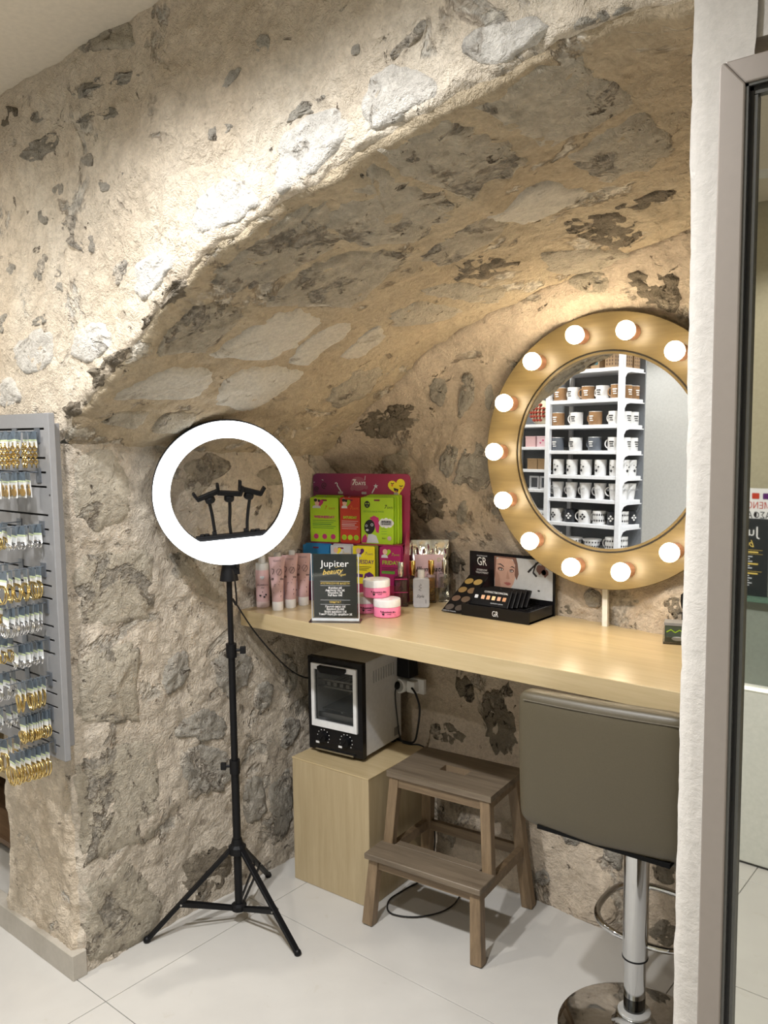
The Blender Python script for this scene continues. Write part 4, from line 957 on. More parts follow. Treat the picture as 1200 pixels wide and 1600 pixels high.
tube_thing(-2.152, 2.060, 42, 'pink tube with white cap, middle one of the three tubes beside the black sign')
tube_thing(-2.146, 2.120, 40, 'pink tube with white cap, farthest of the three tubes beside the black sign')
def mist(x, y, rz, label, mat='ink_softpink'):
    t = thing('mist_bottle', label, 'bottle', (x, y, ZT), rz, 'slim mist bottles behind the pink tubes')
    MB().lathe([(.0, 0), (.023, 0), (.0245, .003), (.0245, .022)], 24, cap=False).build('base_band', plain('pale_pink', (.66, .52, .52), .35), t, True)
    MB().lathe([(.0245, .022), (.0245, .130), (.0235, .136), (.015, .138)], 24, cap=False).build('body', mat, t, True)
    MB().lathe([(.0235, .130), (.0235, .158), (.022, .160), (.013, .161), (.012, .190), (.011, .192), (0, .192)], 24, cap=False).build('spray_cap', 'frosted', t, True)
    flat('heart_print', [heart(0, .110, .008)], 'ink_greyw', t, -.0262); text('Illuminate', .0105, 'ink', t, 0, .084, -.0262, shear=.35); text('me', .010, 'ink', t, 0, .074, -.0262, shear=.3)
    flat('doodle_print', [heart(-.008, .045, .004), star(.006, .040, .005), disc(0, .058, .0016), disc(.012, .048, .003)], 'ink', t, -.0262, .003); return t
mist(-2.243, 2.010, 46, 'pale pink mist bottle with frosted cap at the far left end of the worktop')
mist(-2.232, 2.075, 46, 'lilac mist bottle with frosted cap, second from the left end of the worktop', 'ink_lilac')
mist(-2.222, 2.140, 45, 'lilac mist bottle with frosted cap standing behind the middle pink tube', 'ink_lilac')
# ---- acrylic price sign
sg = thing('price_sign', 'clear acrylic stand holding a black price list at the worktop edge', 'sign', (-1.866, 1.990, ZT), 33)
MB().box((0, .005, .0025), (.172, .060, .005)).build('base', 'acrylic', sg, bevel=.001)
MB().box((0, 0, .115), (.158, .0022, .222)).build('front_plate', 'acrylic', sg)
MB().box((0, .0050, .115), (.158, .0022, .222)).build('rear_plate', 'acrylic', sg)
MB().box((.0785, .0025, .115), (.002, .009, .222)).build('edge', plain('acrylic_edge', (.62, .64, .66), .2), sg); MB().box((-.0785, .0025, .115), (.002, .009, .222)).build('edge', 'acrylic_edge', sg); MB().box((0, .0, .007), (.158, .012, .008)).build('bottom_edge', 'acrylic_edge', sg)
cd_ = MB().box((0, .0025, .119), (.146, .0016, .212)).build('price_card', 'ink_slate', sg)
def card(t, y, k=1, ox=0, oz=0):
    T_ = lambda s, sz, m, x, z, **kw: text(s, sz*k, m, t, ox+x*k, oz+z*k, y, **kw)
    T_('Jupiter', .031, 'ink_white', 0, .193, sx=1.12); T_('beauty', .025, 'ink_gold', -.010, .167, shear=.45, rz=-6); T_('spot', .011, 'ink_gold', .026, .157, shear=.4, rz=-6)
    flat('gold_flourish', strip([(ox+(-.035)*k, oz+.162*k), (ox-.01*k, oz+.166*k)], .001*k)+strip([(ox+.002*k, oz+.181*k), (ox+.022*k, oz+.186*k)], .0012*k), 'ink_gold', t, y)
    flat('rule_lines', [r for z in (.135, .1205, .072, .0575) for r in strip([(ox-.050*k, oz+z*k), (ox+.050*k, oz+z*k)], .0008*k)], 'ink_greyw', t, y)
    T_('ΑΠΟΤΡΙΧΩΣΗ ΜΕ ΚΛΩΣΤΗ', .0098, 'ink_gold', 0, .1278, sx=.78); T_('ΜΑΚΙΓΙΑΖ', .0098, 'ink_gold', 0, .0648, sx=.85)
    for i, s in enumerate(('Φρύδια 6€', 'Απανωχείλι 3€', 'Πηγούνι 7€', 'Full face 10€')): T_(s, .0092, 'ink_white', 0, .1125-.0082*i, bold=.0002)
    for i, s in enumerate(('Πρωινό απλό 15€', 'Βραδινό 25-30€', 'Βαφή φρυδιών 11€', 'Τοποθέτηση βλεφαρίδων 2€')): T_(s, .0092, 'ink_white', 0, .0500-.0086*i, bold=.0002, sx=.9)
card(sg, -.0016)
# ---- three jars
def jar(x, y, z, rz, label):
    t = thing('cream_jar', label, 'jar', (x, y, z), rz, 'pink cream jars with white lids')
    MB().lathe([(0, 0), (.043, 0), (.046, .003), (.046, .034), (.0445, .036)], 36, cap=False).build('body', 'ink_pink', t, True)
    MB().lathe([(.0450, .035), (.0468, .036), (.0468, .056), (.0455, .0595), (.042, .0605), (0, .0605)], 36, cap=False).build('lid', 'gloss_white', t, True)
    text('Illuminate Me', .0085, 'ink', t, .006, .022, -.0475, shear=.35, bold=.0002); flat('doodles', [disc(-.020, .024, .0017), disc(.021, .022, .0014)]+[heart(-.012, .014, .004)]+strip([(.0, .014), (.014, .014)], .0012), 'ink', t, -.0465, .006)
    lp = MB(); 
    for a, r_, q in ((20, .02, .008), (120, .024, .007), (220, .022, .006), (300, .026, .006), (70, .03, .005)): lp.cyl((r_*math.cos(rad(a)), r_*math.sin(rad(a)), .0603), (r_*math.cos(rad(a)), r_*math.sin(rad(a)), .0609), q, n=9)
    lp.build('lid_print', 'ink_softpink', t); return t
jar(-1.785, 2.160, ZT, 38, 'pink jar with white lid, lower right one of the three stacked jars')
jar(-1.886, 2.168, ZT, 44, 'pink jar with white lid, lower left one half hidden by the black sign')
jar(-1.836, 2.166, ZT+.061, 44, 'pink jar with white lid resting on top of the two other jars')
# ---- bottles
def perfume(x, y, rz, label, cap, liq, w=.040, h=.105, d=.024, ch=.046, bottom=.012):
    t = thing('perfume_bottle', label, 'bottle', (x, y, ZT), rz, 'perfume bottles in front of the foil pouch')
    MB().box((0, 0, h/2), (w, d, h)).build('glass', 'clear_glass', t, bevel=.003); MB().box((0, 0, (h*.82)/2+.006), (w-.007, d-.007, h*.82)).build('perfume', liq, t, bevel=.002)
    MB().cyl((0, 0, h), (0, 0, h+.008), .0085, n=18).build('neck', cap, t, True); MB().cyl((0, 0, h+.006), (0, 0, h+.006+ch), .0110, n=24).build('cap', cap, t, True, bevel=.001)
    flat('label_print', strip(spiral(0, h*.60, .009, 1.6), .0014)+strip([(-.006, h*.30+.005*math.sin(i*1.7)) if False else (-.010+.005*i, h*.30+.004*math.sin(i*2.1)) for i in range(5)], .0013), 'ink', t, -d/2-.0006)
    return t
p_ = perfume(-1.845, 2.312, 40, 'clear spray bottle with silver cap and red line behind the pink jars', 'foil_silver', 'clear_liquid', .050, .108, .026)
flat('red_line', strip([(-.025, .052), (.025, .052)], .002)+strip([(-.023, .100), (.023, .100)], .003), 'ink_hotpink', p_, -.0140)
perfume(-1.838, 2.372, 38, 'amber perfume bottle with gold cap, left one behind the grey bottle', 'foil_gold', 'amber_liquid', .034)
perfume(-1.793, 2.425, 38, 'amber perfume bottle with gold cap, right one behind the grey bottle', 'foil_gold', 'amber_liquid', .034)
perfume(-1.762, 2.466, 36, 'clear perfume bottle with silver cap, nearest to the black make-up display', 'foil_silver', 'clear_liquid', .046)
gb = thing('lotion_bottle', 'flat grey lotion bottle with frosted cap between the jars and perfumes', 'bottle', (-1.775, 2.340, ZT), 37)
MB().prism(rrect(.058, .106, .010, 5, 0, .053), -.014, .014).build('body', plain('lotion_grey', (.36, .37, .40), .35), gb, bevel=.003); MB().cyl((0, 0, .104), (0, 0, .134), .0125, n=24).build('cap', 'frosted', gb, True, bevel=.0015)
flat('scribble', strip([(-.004+.006*math.sin(i*1.9), .086-.0035*i) for i in range(8)], .0014)+strip([(.016, .030), (.016, .016)], .0012), 'ink', gb, -.0147); text('Style', .014, 'ink', gb, -.004, .042, -.0147, shear=.4)
# ---- foil pouch
fp = thing('foil_pouch', 'crinkled silver foil pouch with a pink label behind the perfumes', 'pouch', (-1.845, 2.478, ZT), 36)
P = []; F = []; nu, nv = 20, 24
for j in range(nv+1):
    v = j/nv
    for i in range(nu+1):
        u = i/nu*2-1; bulge = .018*(1-u*u)*max(0, 1-(abs(v-.4)/.45)**2); wr = .0025*math.sin(9*u+14*v)+.0025*math.sin(17*v-5*u)+(.004*math.sin(23*u) if .72 < v < .9 else 0)
        P.append((u*.076*(1-.03*math.sin(v*3.1)), -bulge-wr*(1 if v < .92 else .2), v*.222))
o = len(P); P += [(x, .008*(1-(x/.078)**2)+.001, z) for x, y, z in P]
for j in range(nv):
    for i in range(nu):
        a = j*(nu+1)+i; F.append((a, a+1, a+nu+2, a+nu+1)); F.append((o+a, o+a+nu+1, o+a+nu+2, o+a+1))
for j in range(nv):
    for a in (j*(nu+1), j*(nu+1)+nu): F.append((a, a+nu+1, o+a+nu+1, o+a))
for i in range(nu): F.append((i, i+1, o+i+1, o+i)); a = nv*(nu+1)+i; F.append((a, a+1, o+a+1, o+a))
MB().add(P, F).build('pouch_body', 'foil_silver', fp, 70)
flat('pouch_label', [rrect(.108, .125, .003, 3, .002, .108)], plain('label_pink', (.66, .48, .52), .4), fp, -.0245, .004)
text('Illuminate', .026, 'ink', fp, .004, .115, -.0255, shear=.3, bold=.0004); text('D', .020, plain('lime_print', (.45, .55, .25), .5), fp, .040, .150, -.0255)
# ---- black make-up display
gd = thing('makeup_display', 'black plastic eyebrow make-up display stand with a portrait under the mirror', 'display stand', (-1.465, 2.320, ZT))
MB().box((.006, .0835, .0035), (.262, .163, .007)).build('tray_floor', 'black_gloss', gd); MB().box((.006, .003, .020), (.262, .006, .040)).build('tray_front', 'black_gloss', gd, bevel=.001)
for s in (-1, 1): MB().box((.006+s*.1285, .0835, .020), (.005, .163, .040)).build('tray_side', 'black_gloss', gd, bevel=.001)
tr_ = MB()
for i in range(6): tr_.box((.006, .02+.025*i, .026), (.25, .003, .012))
for i in range(9): tr_.box((-.11+.028*i, .083, .026), (.003, .15, .012))
tr_.build('tray_grid', 'black_plastic', gd)
MB().box((-.0285, .1655, .098), (.341, .006, .196)).build('backboard', 'black_gloss', gd, bevel=.001)
YB_ = .1620
text('GR', .042, 'ink_white', gd, -.146, .160, YB_, sx=.72, shear=-.1); text('GOLDEN ROSE', .0065, 'ink_greyw', gd, -.146, .181, YB_); text('EYEBROW', .0095, 'ink_white', gd, -.146, .1300, YB_); text('TREATMENT', .0095, 'ink_white', gd, -.146, .1205, YB_)
pt = flat('poster', [rrect(.228, .135, .001, 2, .020, .118)], plain('poster_white', (.50, .52, .55), .35), gd, YB_)
sk = 'ink_skin'
flat('portrait_hair', [[(-.094, .186), (-.006, .186), (.000, .165), (.004, .130), (-.004, .108), (-.012, .125), (-.010, .160), (-.02, .180), (-.085, .182), (-.090, .12), (-.094, .10)]], 'ink_brown', gd, YB_-.0009)
flat('portrait_face', [[(-.090, .050), (-.092, .13), (-.088, .172), (-.070, .185), (-.030, .185), (-.014, .168), (-.008, .140), (-.010, .116), (-.018, .092), (-.032, .072), (-.046, .064), (-.060, .064), (-.066, .050)]], plain('print_skin', (.52, .33, .27), .4), gd, YB_-.0005)
flat('portrait_cheek', [[(-.092, .10), (-.086, .135), (-.074, .12), (-.068, .085), (-.075, .052), (-.092, .05)]], plain('print_shade', (.40, .235, .185), .4), gd, YB_-.0008)
flat('portrait_brows', [[(-.084, .158), (-.068, .161), (-.054, .152), (-.055, .149), (-.068, .1565)], [(-.032, .150), (-.022, .156), (-.012, .151), (-.012, .148), (-.022, .152)]], 'ink', gd, YB_-.0012)
flat('portrait_eyelids', [disc(-.068, .142, .012, .0065, rot=-6), disc(-.024, .139, .0095, .006, rot=4)], plain('print_lid', (.12, .06, .05), .4), gd, YB_-.0011); flat('portrait_eyes', [disc(-.066, .1405, .007, .0028), disc(-.025, .138, .006, .0026)], 'ink_white', gd, YB_-.0014); flat('portrait_pupils', [disc(-.065, .1408, .0028), disc(-.026, .1383, .0026)], 'ink', gd, YB_-.0017)
flat('portrait_nose', [[(-.040, .140), (-.034, .118), (-.031, .111), (-.037, .108), (-.046, .110), (-.045, .116)]], 'print_shade', gd, YB_-.0011); flat('portrait_lips', [[(-.056, .094), (-.043, .098), (-.038, .0965), (-.034, .098), (-.025, .093), (-.034, .087), (-.042, .0865)]], plain('print_lips', (.36, .12, .11), .35), gd, YB_-.0012)
flat('pencil_print', strip([(.045, .146), (.082, .180)], .006)+strip([(.072, .176), (.060, .140)], .005)+strip([(.060, .141), (.074, .128)], .007)+strip([(.040, .140), (.052, .151)], .007), 'ink', gd, YB_-.0008)
flat('powder_print', [blob(.092, .153, .018, .7, 16, 3), blob(.105, .142, .012, .8, 12, 5)], plain('powder', (.17, .085, .075), .5), gd, YB_-.0010)
# slanted shade card on the left
sc = MB(); sc.add([(-.207, -.002, .004), (-.121, -.002, .006), (-.084, .100, .121), (-.158, .100, .121), (-.207, .008, .002), (-.121, .008, .002), (-.084, .105, .117), (-.158, .105, .117)], [(0, 1, 2, 3), (7, 6, 5, 4), (0, 4, 5, 1), (1, 5, 6, 2), (2, 6, 7, 3), (3, 7, 4, 0)])
sc_ = sc.build('shade_card', 'black_gloss', gd)
cols = [(.30, .20, .06), (.22, .14, .05), (.12, .07, .045), (.07, .055, .045), (.32, .22, .07), (.16, .10, .05), (.10, .065, .04), (.06, .045, .035)]
for c in range(2):
    for r in range(4):
        u = .25+.48*c; v = .83-.235*r
        A = Vector((-.207, -.002, .004)).lerp(Vector((-.121, -.002, .006)), u); B = Vector((-.158, .100, .121)).lerp(Vector((-.084, .100, .121)), u); p0 = A.lerp(B, v)
        ex = Vector((1, 0, 0)); ey = (B-A).normalized(); n_ = ex.cross(ey).normalized(); k = MB()
        k.add([p0+ex*.0165*math.cos(2*math.pi*i/20)+ey*.0125*math.sin(2*math.pi*i/20)+n_*(.001 if n_.y < 0 else -.001) for i in range(20)], [tuple(range(20))]); k.build('shade_swatch', plain('swatch_%d' % (c*4+r), cols[c*4+r], .5), sc_)
text('GR', .026, 'ink_white', gd, .010, .019, -.0006, sx=.72)
text('EYEBROW POWDER', .006, 'ink_greyw', sc_, -.172, .0085, -.0040)
# palettes standing in the tray
for i in range(5):
    t = thing('eyebrow_palette', ['black palette with five skin tone swatches, frontmost in the black make-up display', 'second black palette from the front in the make-up display', 'third black palette from the front in the make-up display', 'fourth black palette from the front in the make-up display', 'rearmost black palette in the make-up display tray'][i], 'palette', (-1.465-.036+.010*i, 2.320+.032+.014*i, ZT+.034), rot=(rad(-32), 0, 0), group='palettes in the make-up display')
    MB().box((0, 0, .031), (.150, .007, .062)).build('case', 'black_gloss', t, bevel=.0015)
    if i == 0:
        for k, cc in enumerate(((.70, .42, .26), (.62, .34, .18), (.76, .52, .28), (.60, .33, .22), (.48, .25, .13))): flat('swatch', [rrect(.013, .014, .001, 2, -.030+.021*k, .030)], plain('tone_%d' % k, cc, .5), t, -.0040)
        text('CORRECT&CONCEAL', .0095, 'ink_white', t, .016, .050, -.0040); flat('white_mark', [rrect(.013, .012, .002, 2, -.056, .030)], 'ink_greyw', t, -.0040); text('eyeshadow palette', .0065, 'ink_greyw', t, .03, .012, -.0040)
    else: MB().cyl((-.02+.03*i, 0, .0625), (-.02+.03*i, 0, .066), .004, n=8).build('catch', 'black_plastic', t)
# ---- small holder half hidden by the pillar
hl = thing('acrylic_holder', 'small clear acrylic holder with a dark green box beside the pillar', 'holder', (-.872, 2.385, ZT), 18)
for s in (-1, 1): MB().box((s*.038, 0, .022), (.003, .06, .044)).build('side', 'acrylic', hl)
MB().box((0, -.029, .012), (.076, .003, .024)).build('front', 'acrylic', hl); MB().box((0, 0, .002), (.076, .06, .003)).build('base', 'acrylic', hl)
bx = MB().box((0, 0, .030), (.070, .045, .050)).build('green_box', plain('dark_green', (.06, .08, .055), .5), hl, bevel=.001); MB().box((0, 0, .058), (.074, .05, .008)).build('grey_top', plain('mid_grey', (.25, .25, .25), .5), hl); flat('yellow_zigzag', strip([(-.03+.012*i, .034+.008*(i % 2)) for i in range(6)], .003), 'ink_lime2', bx, -.0232); flat('white_oval', [disc(0, .016, .016, .006)], 'ink_greyw', bx, -.0232)
br = thing('makeup_brush', 'short black make-up brush standing behind the acrylic holder', 'brush', (-.868, 2.425, ZT))
MB().cyl((0, 0, 0), (0, 0, .085), .006, .0085, 12).build('handle', 'black_plastic', br, True); MB().cyl((0, 0, .085), (0, 0, .095), .0088, n=12).build('ferrule', 'brushed_steel', br, True); MB().lathe([(.0085, .095), (.012, .115), (.011, .135), (.004, .142)], 14).build('bristles', 'black_fabric', br, True)
# ================================================================== EARRING PANEL ON THE PIER
plain('panel_grey', (.235, .235, .24), .45, var=.03); plain('slot_black', (.012, .012, .012), .6); plain('hook_steel', (.22, .24, .27), .35, .7)
plain('gold_metal', (.72, .55, .23), .22, 1); plain('silver_metal', (.75, .75, .76), .18, 1); plain('card_white', (.72, .73, .72), .5); plain('card_green', (.55, .62, .38), .5)
plain('bag_slate', (.10, .125, .15), .25); plain('gold_matt', (.46, .30, .11), .4, .5); plain('brown_resin', (.22, .10, .03), .25)
pn = thing('earring_display_panel', 'grey slatted wall panel full of hanging earring cards on the stone pier', 'display panel', (0, 0, 0))
PF = 1.187
MB().box((-2.48, 1.2225, 1.2215), (.536, .033, .935)).build('back_box', 'panel_grey', pn, bevel=.002, seg=1)
MB().box((-2.455, 1.2045, 1.222), (.53, .004, .96)).build('backing', 'slot_black', pn)
fr = MB(); fr.box((-2.1915, PF+.0095, 1.222), (.027, .019, .990)); fr.build('side_frame', 'panel_grey', pn, bevel=.0015, seg=1)
slots = [670, 714, 736, 758, 801, 823, 845, 887, 910, 930, 973, 995, 1016, 1059, 1080, 1101, 1142, 1163]
zs_ = [1.717+.003]+[1.674-(p-670)*.001842 for p in slots]+[.727-.003]
for a, b in zip(zs_, zs_[1:]): MB().box((-2.455, PF+.0095, (a+b)/2), (.500, .017, a-b-.006)).build('slat', 'panel_grey', pn)
MB().cyl((-2.189, PF-.0008, 1.49), (-2.189, PF+.002, 1.49), .003, n=10).build('screw', 'slot_black', pn)
def ec_proto(kind):
    t = thing('earring_card', 'earring card', 'earrings', (0, 0, -5), 0, 'earring cards on the grey panel')
    w = {'chain': .032, 'disc': .040}.get(kind, .028); hgt = {'disc': .042}.get(kind, .020)
    MB().box((0, 0, -.0085), (w, .0012, .021)).build('bag_top', 'bag_slate', t)
    c = MB().box((0, 0, -.019-hgt/2), (w, .0012, hgt)).build('card', 'card_white', t); MB().box((0, -.0004, -.0205), (w, .0012, .004)).build('green_edge', 'card_green', c)
    z = -.019-hgt
    def torus(cx, cz, r, tr, mat, sx=1, n=22):
        MB().tube([(cx+r*sx*math.cos(2*math.pi*i/n), -.003+.0015*math.sin(2*math.pi*i/n*2), cz+r*math.sin(2*math.pi*i/n)) for i in range(n)], tr, 6, True).build('earring', mat, t, True)
    if kind == 'chain':
        for s in (-1, 1):
            m = MB()
            for k in range(7):
                cz = z+.006-.0082*k; m.m = Matrix.Translation((s*.009, -.003, cz)) @ Matrix.Rotation(rad(55 if k % 2 else -35), 4, 'Z')
                m.tube([(.0042*math.cos(2*math.pi*i/12), 0, .0062*math.sin(2*math.pi*i/12)) for i in range(12)], .0017, 5, True)
            m.build('earring', 'gold_metal', t, True)
    elif kind == 'disc':
        for s in (-1, 1):
            m = MB(); m.cyl((s*.010, -.002, z+.028), (s*.010, -.0035, z+.028), .005, n=14); m.cyl((s*.010, -.002, z+.014), (s*.010, -.004, z+.014), .0098, n=20); m.build('earring', 'gold_matt', t)
    elif kind == 'gold_big': torus(-.006, z-.014, .021, .0018, 'gold_metal'); torus(.006, z-.013, .020, .0018, 'gold_metal')
    elif kind == 'gold_mid': torus(-.004, z-.008, .014, .0017, 'gold_metal'); torus(.005, z-.008, .014, .0017, 'gold_metal')
    elif kind == 'gold_tall': torus(-.003, z-.010, .020, .0016, 'gold_metal', .62); torus(.005, z-.010, .020, .0016, 'gold_metal', .62)
    elif kind == 'silver_mid': torus(-.004, z-.010, .016, .0016, 'silver_metal'); torus(.005, z-.010, .015, .0016, 'silver_metal')
    else: torus(-.006, z-.005, .008, .0018, 'silver_metal'); torus(.006, z-.005, .008, .0018, 'silver_metal')
    return t
KD = {'chain': 'gold chain', 'disc': 'flat gold disc', 'gold_big': 'large gold hoop', 'gold_mid': 'medium gold hoop', 'gold_tall': 'narrow gold hoop', 'silver_mid': 'silver hoop', 'silver_small': 'small silver'}
protos = {}
rows = [(1.668, 'chain', 5, .090, .020), (1.556, 'disc', 5, .110, .020), (1.408, 'silver_small', 6, .090, .016), (1.288, 'gold_big', 6, .110, .020), (1.184, 'silver_mid', 8, .110, .014), (1.076, 'silver_small', 6, .085, .013), (.972, 'gold_tall', 6, .085, .014), (.872, 'gold_mid', 9, .080, .009), (.776, 'gold_big', 8, .115, .014)]
rown = ['top', 'second', 'third', 'fourth', 'fifth', 'sixth', 'seventh', 'eighth', 'lowest']
r2k = ['silver_mid', 'disc', 'gold_mid', 'silver_mid', 'gold_mid', 'gold_mid', 'silver_mid', 'silver_small', 'gold_big']
rg = random.Random(3)
for r, (z, kind, n, ln, sp) in enumerate(rows):
    for c in range(2):
        x = -2.240-.128*c-.004*(r % 2); k = kind if c == 0 else r2k[r]; cnt = n if c == 0 else 4; L = .128
        hk = MB(); hk.tube([(x, PF, z-.002), (x, PF-L+.008, z-.002), (x, PF-L, z+.004)], .0018, 6); hk.box((x, PF-.001, z-.012), (.026, .003, .040)); hk.build('hook', 'hook_steel', pn)
        if k not in protos: protos[k] = ec_proto(k)
        for i in range(cnt):
            y = PF-ln-.006+sp*i if c == 0 else PF-.105+.02*i
            if y > PF-.006: break
            pos = 'frontmost' if i == 0 else ('rearmost' if i == cnt-1 else ordn(i)+' from front')
            lab = '%s earring card, %s on the %s %s hook of grey panel' % (KD[k], pos, rown[r], 'right' if c == 0 else 'left')
            q_ = dup(protos[k], (x+rg.uniform(-.002, .002), y, z-.0025), (rad(rg.uniform(-4, 4)), rad(rg.uniform(-5, 5)), rad(rg.uniform(-13, 13))), lab, 'earring cards on the grey panel'); q_.scale = (1.12,)*3 if k in ('chain', 'disc') else (1.22,)*3
for p in protos.values():
    for ch in list(p.children_recursive): bpy.data.objects.remove(ch)
    bpy.data.objects.remove(p)
# ---- brown wooden shelf unit beyond the pier
bs = thing('wooden_shelf_unit', 'brown wooden shelf unit beyond the stone pier at the far left', 'shelf', (-3.55, 1.66, 0))
for s in (-1, 1): MB().box((s*.44, 0, .62), (.025, .40, 1.24)).build('side_panel', 'brown_wood', bs, bevel=.001)
for z in (.06, .34, .62, .92, 1.22): MB().box((0, 0, z), (.86, .39, .022)).build('shelf_board', 'oak_veneer' if z in (.34,) else 'brown_wood', bs, bevel=.001)
MB().box((0, .19, .62), (.86, .012, 1.2)).build('back_panel', 'brown_wood', bs)
# ================================================================== THE SHOP BEHIND THE CAMERA (seen in the mirror and the door glass)
plain('shelf_white', (.74, .76, .80), .4); plain('shelf_back', (.17, .18, .195), .6)
SHO, SHR = (-2.224, -.199, 0), 188
sh = thing('mug_shelf_unit', 'white open shelf unit of mugs seen in the round mirror', 'shelf', SHO, SHR)
BZ = [2.138, 1.944, 1.778, 1.612, 1.450, 1.296, 1.134, .970, .55, .12]
MB().box((.272, .275, 1.16), (.56, .012, 2.3)).build('back_panel', 'shelf_back', sh); MB().box((.765, .275, 1.16), (.42, .012, 2.3)).build('back_panel', 'shelf_back', sh)
for x in (-.005, .548, .98): MB().box((x, .0, 1.16), (.035, .030, 2.32)).build('post', 'shelf_white', sh, bevel=.002, seg=1)
for x in (.548, .98): MB().box((x, .262, 1.16), (.03, .02, 2.32)).build('rear_post', 'shelf_white', sh)
for z in BZ:
    MB().box((.272, .128, z-.012), (.55, .265, .024)).build('shelf_board', 'shelf_white', sh, bevel=.002, seg=1)
    g_ = MB().prism([(0, 0), (.0, -.07), (.008, -.045), (.03, -.018), (.07, -.008), (.24, -.006), (.24, 0)], 0, .006).build('shelf_bracket', 'shelf_white', sh, loc=(-.012, .012, z-.022), rot=(0, 0, rad(90)))
LZ = [1.790, 1.636, 1.482, 1.345, 1.20, .9, .5]
for z in LZ: MB().box((.765, .128, z-.010), (.405, .265, .020)).build('shelf_board', 'shelf_white', sh, bevel=.002, seg=1)
plain('mug_brown', (.30, .17, .08), .4); plain('mug_white', (.80, .80, .80), .25); plain('mug_grey', (.12, .135, .16), .35); plain('mug_black', (.02, .022, .028), .3); plain('rim_dark_line', (.03, .03, .03), .4); plain('print_black', (.03, .03, .035), .5); plain('print_white', (.75, .75, .75), .5)
def mug_proto(kind):
    t = thing('mug', 'mug', 'mug', (0, 0, -5), SHR, 'mugs on the white shelf')
    col = {'brown': 'mug_brown', 'grey': 'mug_grey', 'black': 'mug_black'}.get(kind, 'mug_white')
    r, h = {'tall': (.039, .103), 'home': (.041, .104), 'bowl': (.064, .062)}.get(kind, (.043, .086)); b = {'home': .70, 'bowl': .62, 'tall': .95}.get(kind, 1)
    MB().lathe([(0, 0), (r*b*.93, 0), (r*b, .003), (r, h), (r-.003, h), (r*b-.004, .006), (0, .006)], 24, cap=False).build('cup', col, t, 50)
    if kind in ('brown', 'white', 'grey'): MB().tube([((r-.001)*math.cos(2*math.pi*i/24), (r-.001)*math.sin(2*math.pi*i/24), h) for i in range(24)], .0016, 6, True).build('rim', 'rim_dark_line' if kind == 'white' else 'mug_white', t)
    if kind != 'bowl': MB().tube([(r*.95+.026*math.sin(math.pi*i/10), 0, h*.5-.027*math.cos(math.pi*i/10)) for i in range(11)], .0045, 8).build('handle', {'tall': 'mug_black', 'brown': 'mug_brown'}.get(kind, col), t, True)
    pr = 'print_white' if kind in ('brown', 'grey', 'black') else 'print_black'; y = -r-.001
    if kind == 'home': text('Home', .026, plain('print_soft', (.30, .30, .32), .5), t, 0, h*.62, y, shear=.2)
    elif kind in ('brown', 'white', 'grey'): flat('print', [q for i in range(3) for q in strip([(-.016+.004*(i % 2), h*.66-.014*i), (.014-.003*i, h*.66-.014*i)], .0075-.001*i)], pr, t, y, .006)
    elif kind == 'tall': flat('print', [blob(.004, h*.32, .008, .8, 10, 2), blob(-.010, h*.55, .005, .8, 8, 4), disc(.010, h*.66, .003)], pr, t, y, .006)
    elif kind == 'diamond' or kind == 'black': flat('print', [[(dx+s_*.0, h*.5+dz-.008), (dx+.009, h*.5+dz), (dx, h*.5+dz+.008), (dx-.009, h*.5+dz)] for s_ in (1,) for dx, dz in ((0, .014), (-.012, 0), (.012, 0), (0, -.014))], pr, t, y, .006)
    elif kind in ('pattern', 'bowl'):
        m = MB()
        for zz_ in ((h*.28, h*.72)):
            rr = r*(b+(1-b)*zz_/h)
            for i in range(18):
                a = 2*math.pi*i/18; m.m = Matrix.Rotation(a, 4, 'Z') @ Matrix.Translation((0, 0, zz_)); m.prism([(-.0055, 0), (0, -.009), (.0055, 0), (0, .009)], -rr-.0008, -rr+.002)
        m.build('band_pattern', 'print_black', t)
    return t
mp_ = {}
ca, sa = math.cos(rad(SHR)), math.sin(rad(SHR))
def on_shelf(lx, ly, z): return (SHO[0]+lx*ca-ly*sa, SHO[1]+lx*sa+ly*ca, z)
rowsM = [(1.944, ['brown', 'white', 'brown', 'white', 'brown'], ['brown', 'brown']), (1.778, ['white', 'brown', 'white', 'brown'], ['white', 'white']), (1.612, ['white', 'grey', 'white', 'grey'], ['white', 'white']),
         (1.450, ['tall']*5, ['tall', 'tall']), (1.296, ['home']*5, ['home', 'home']), (1.134, ['black', 'pattern', 'diamond', 'black', 'diamond'], ['pattern', 'black']), (.970, ['pattern', 'bowl', 'bowl', 'pattern'], ['pattern'])]
MN = {'brown': 'brown enamel mug', 'white': 'white enamel mug', 'grey': 'dark grey enamel mug', 'tall': 'tall white mug with black handle', 'home': 'tapered white lettered mug', 'black': 'black diamond print mug', 'pattern': 'black and white patterned cup', 'diamond': 'white diamond print mug', 'bowl': 'black and white patterned bowl'}
RN = ['second', 'third', 'fourth', 'fifth', 'sixth', 'seventh', 'eighth']
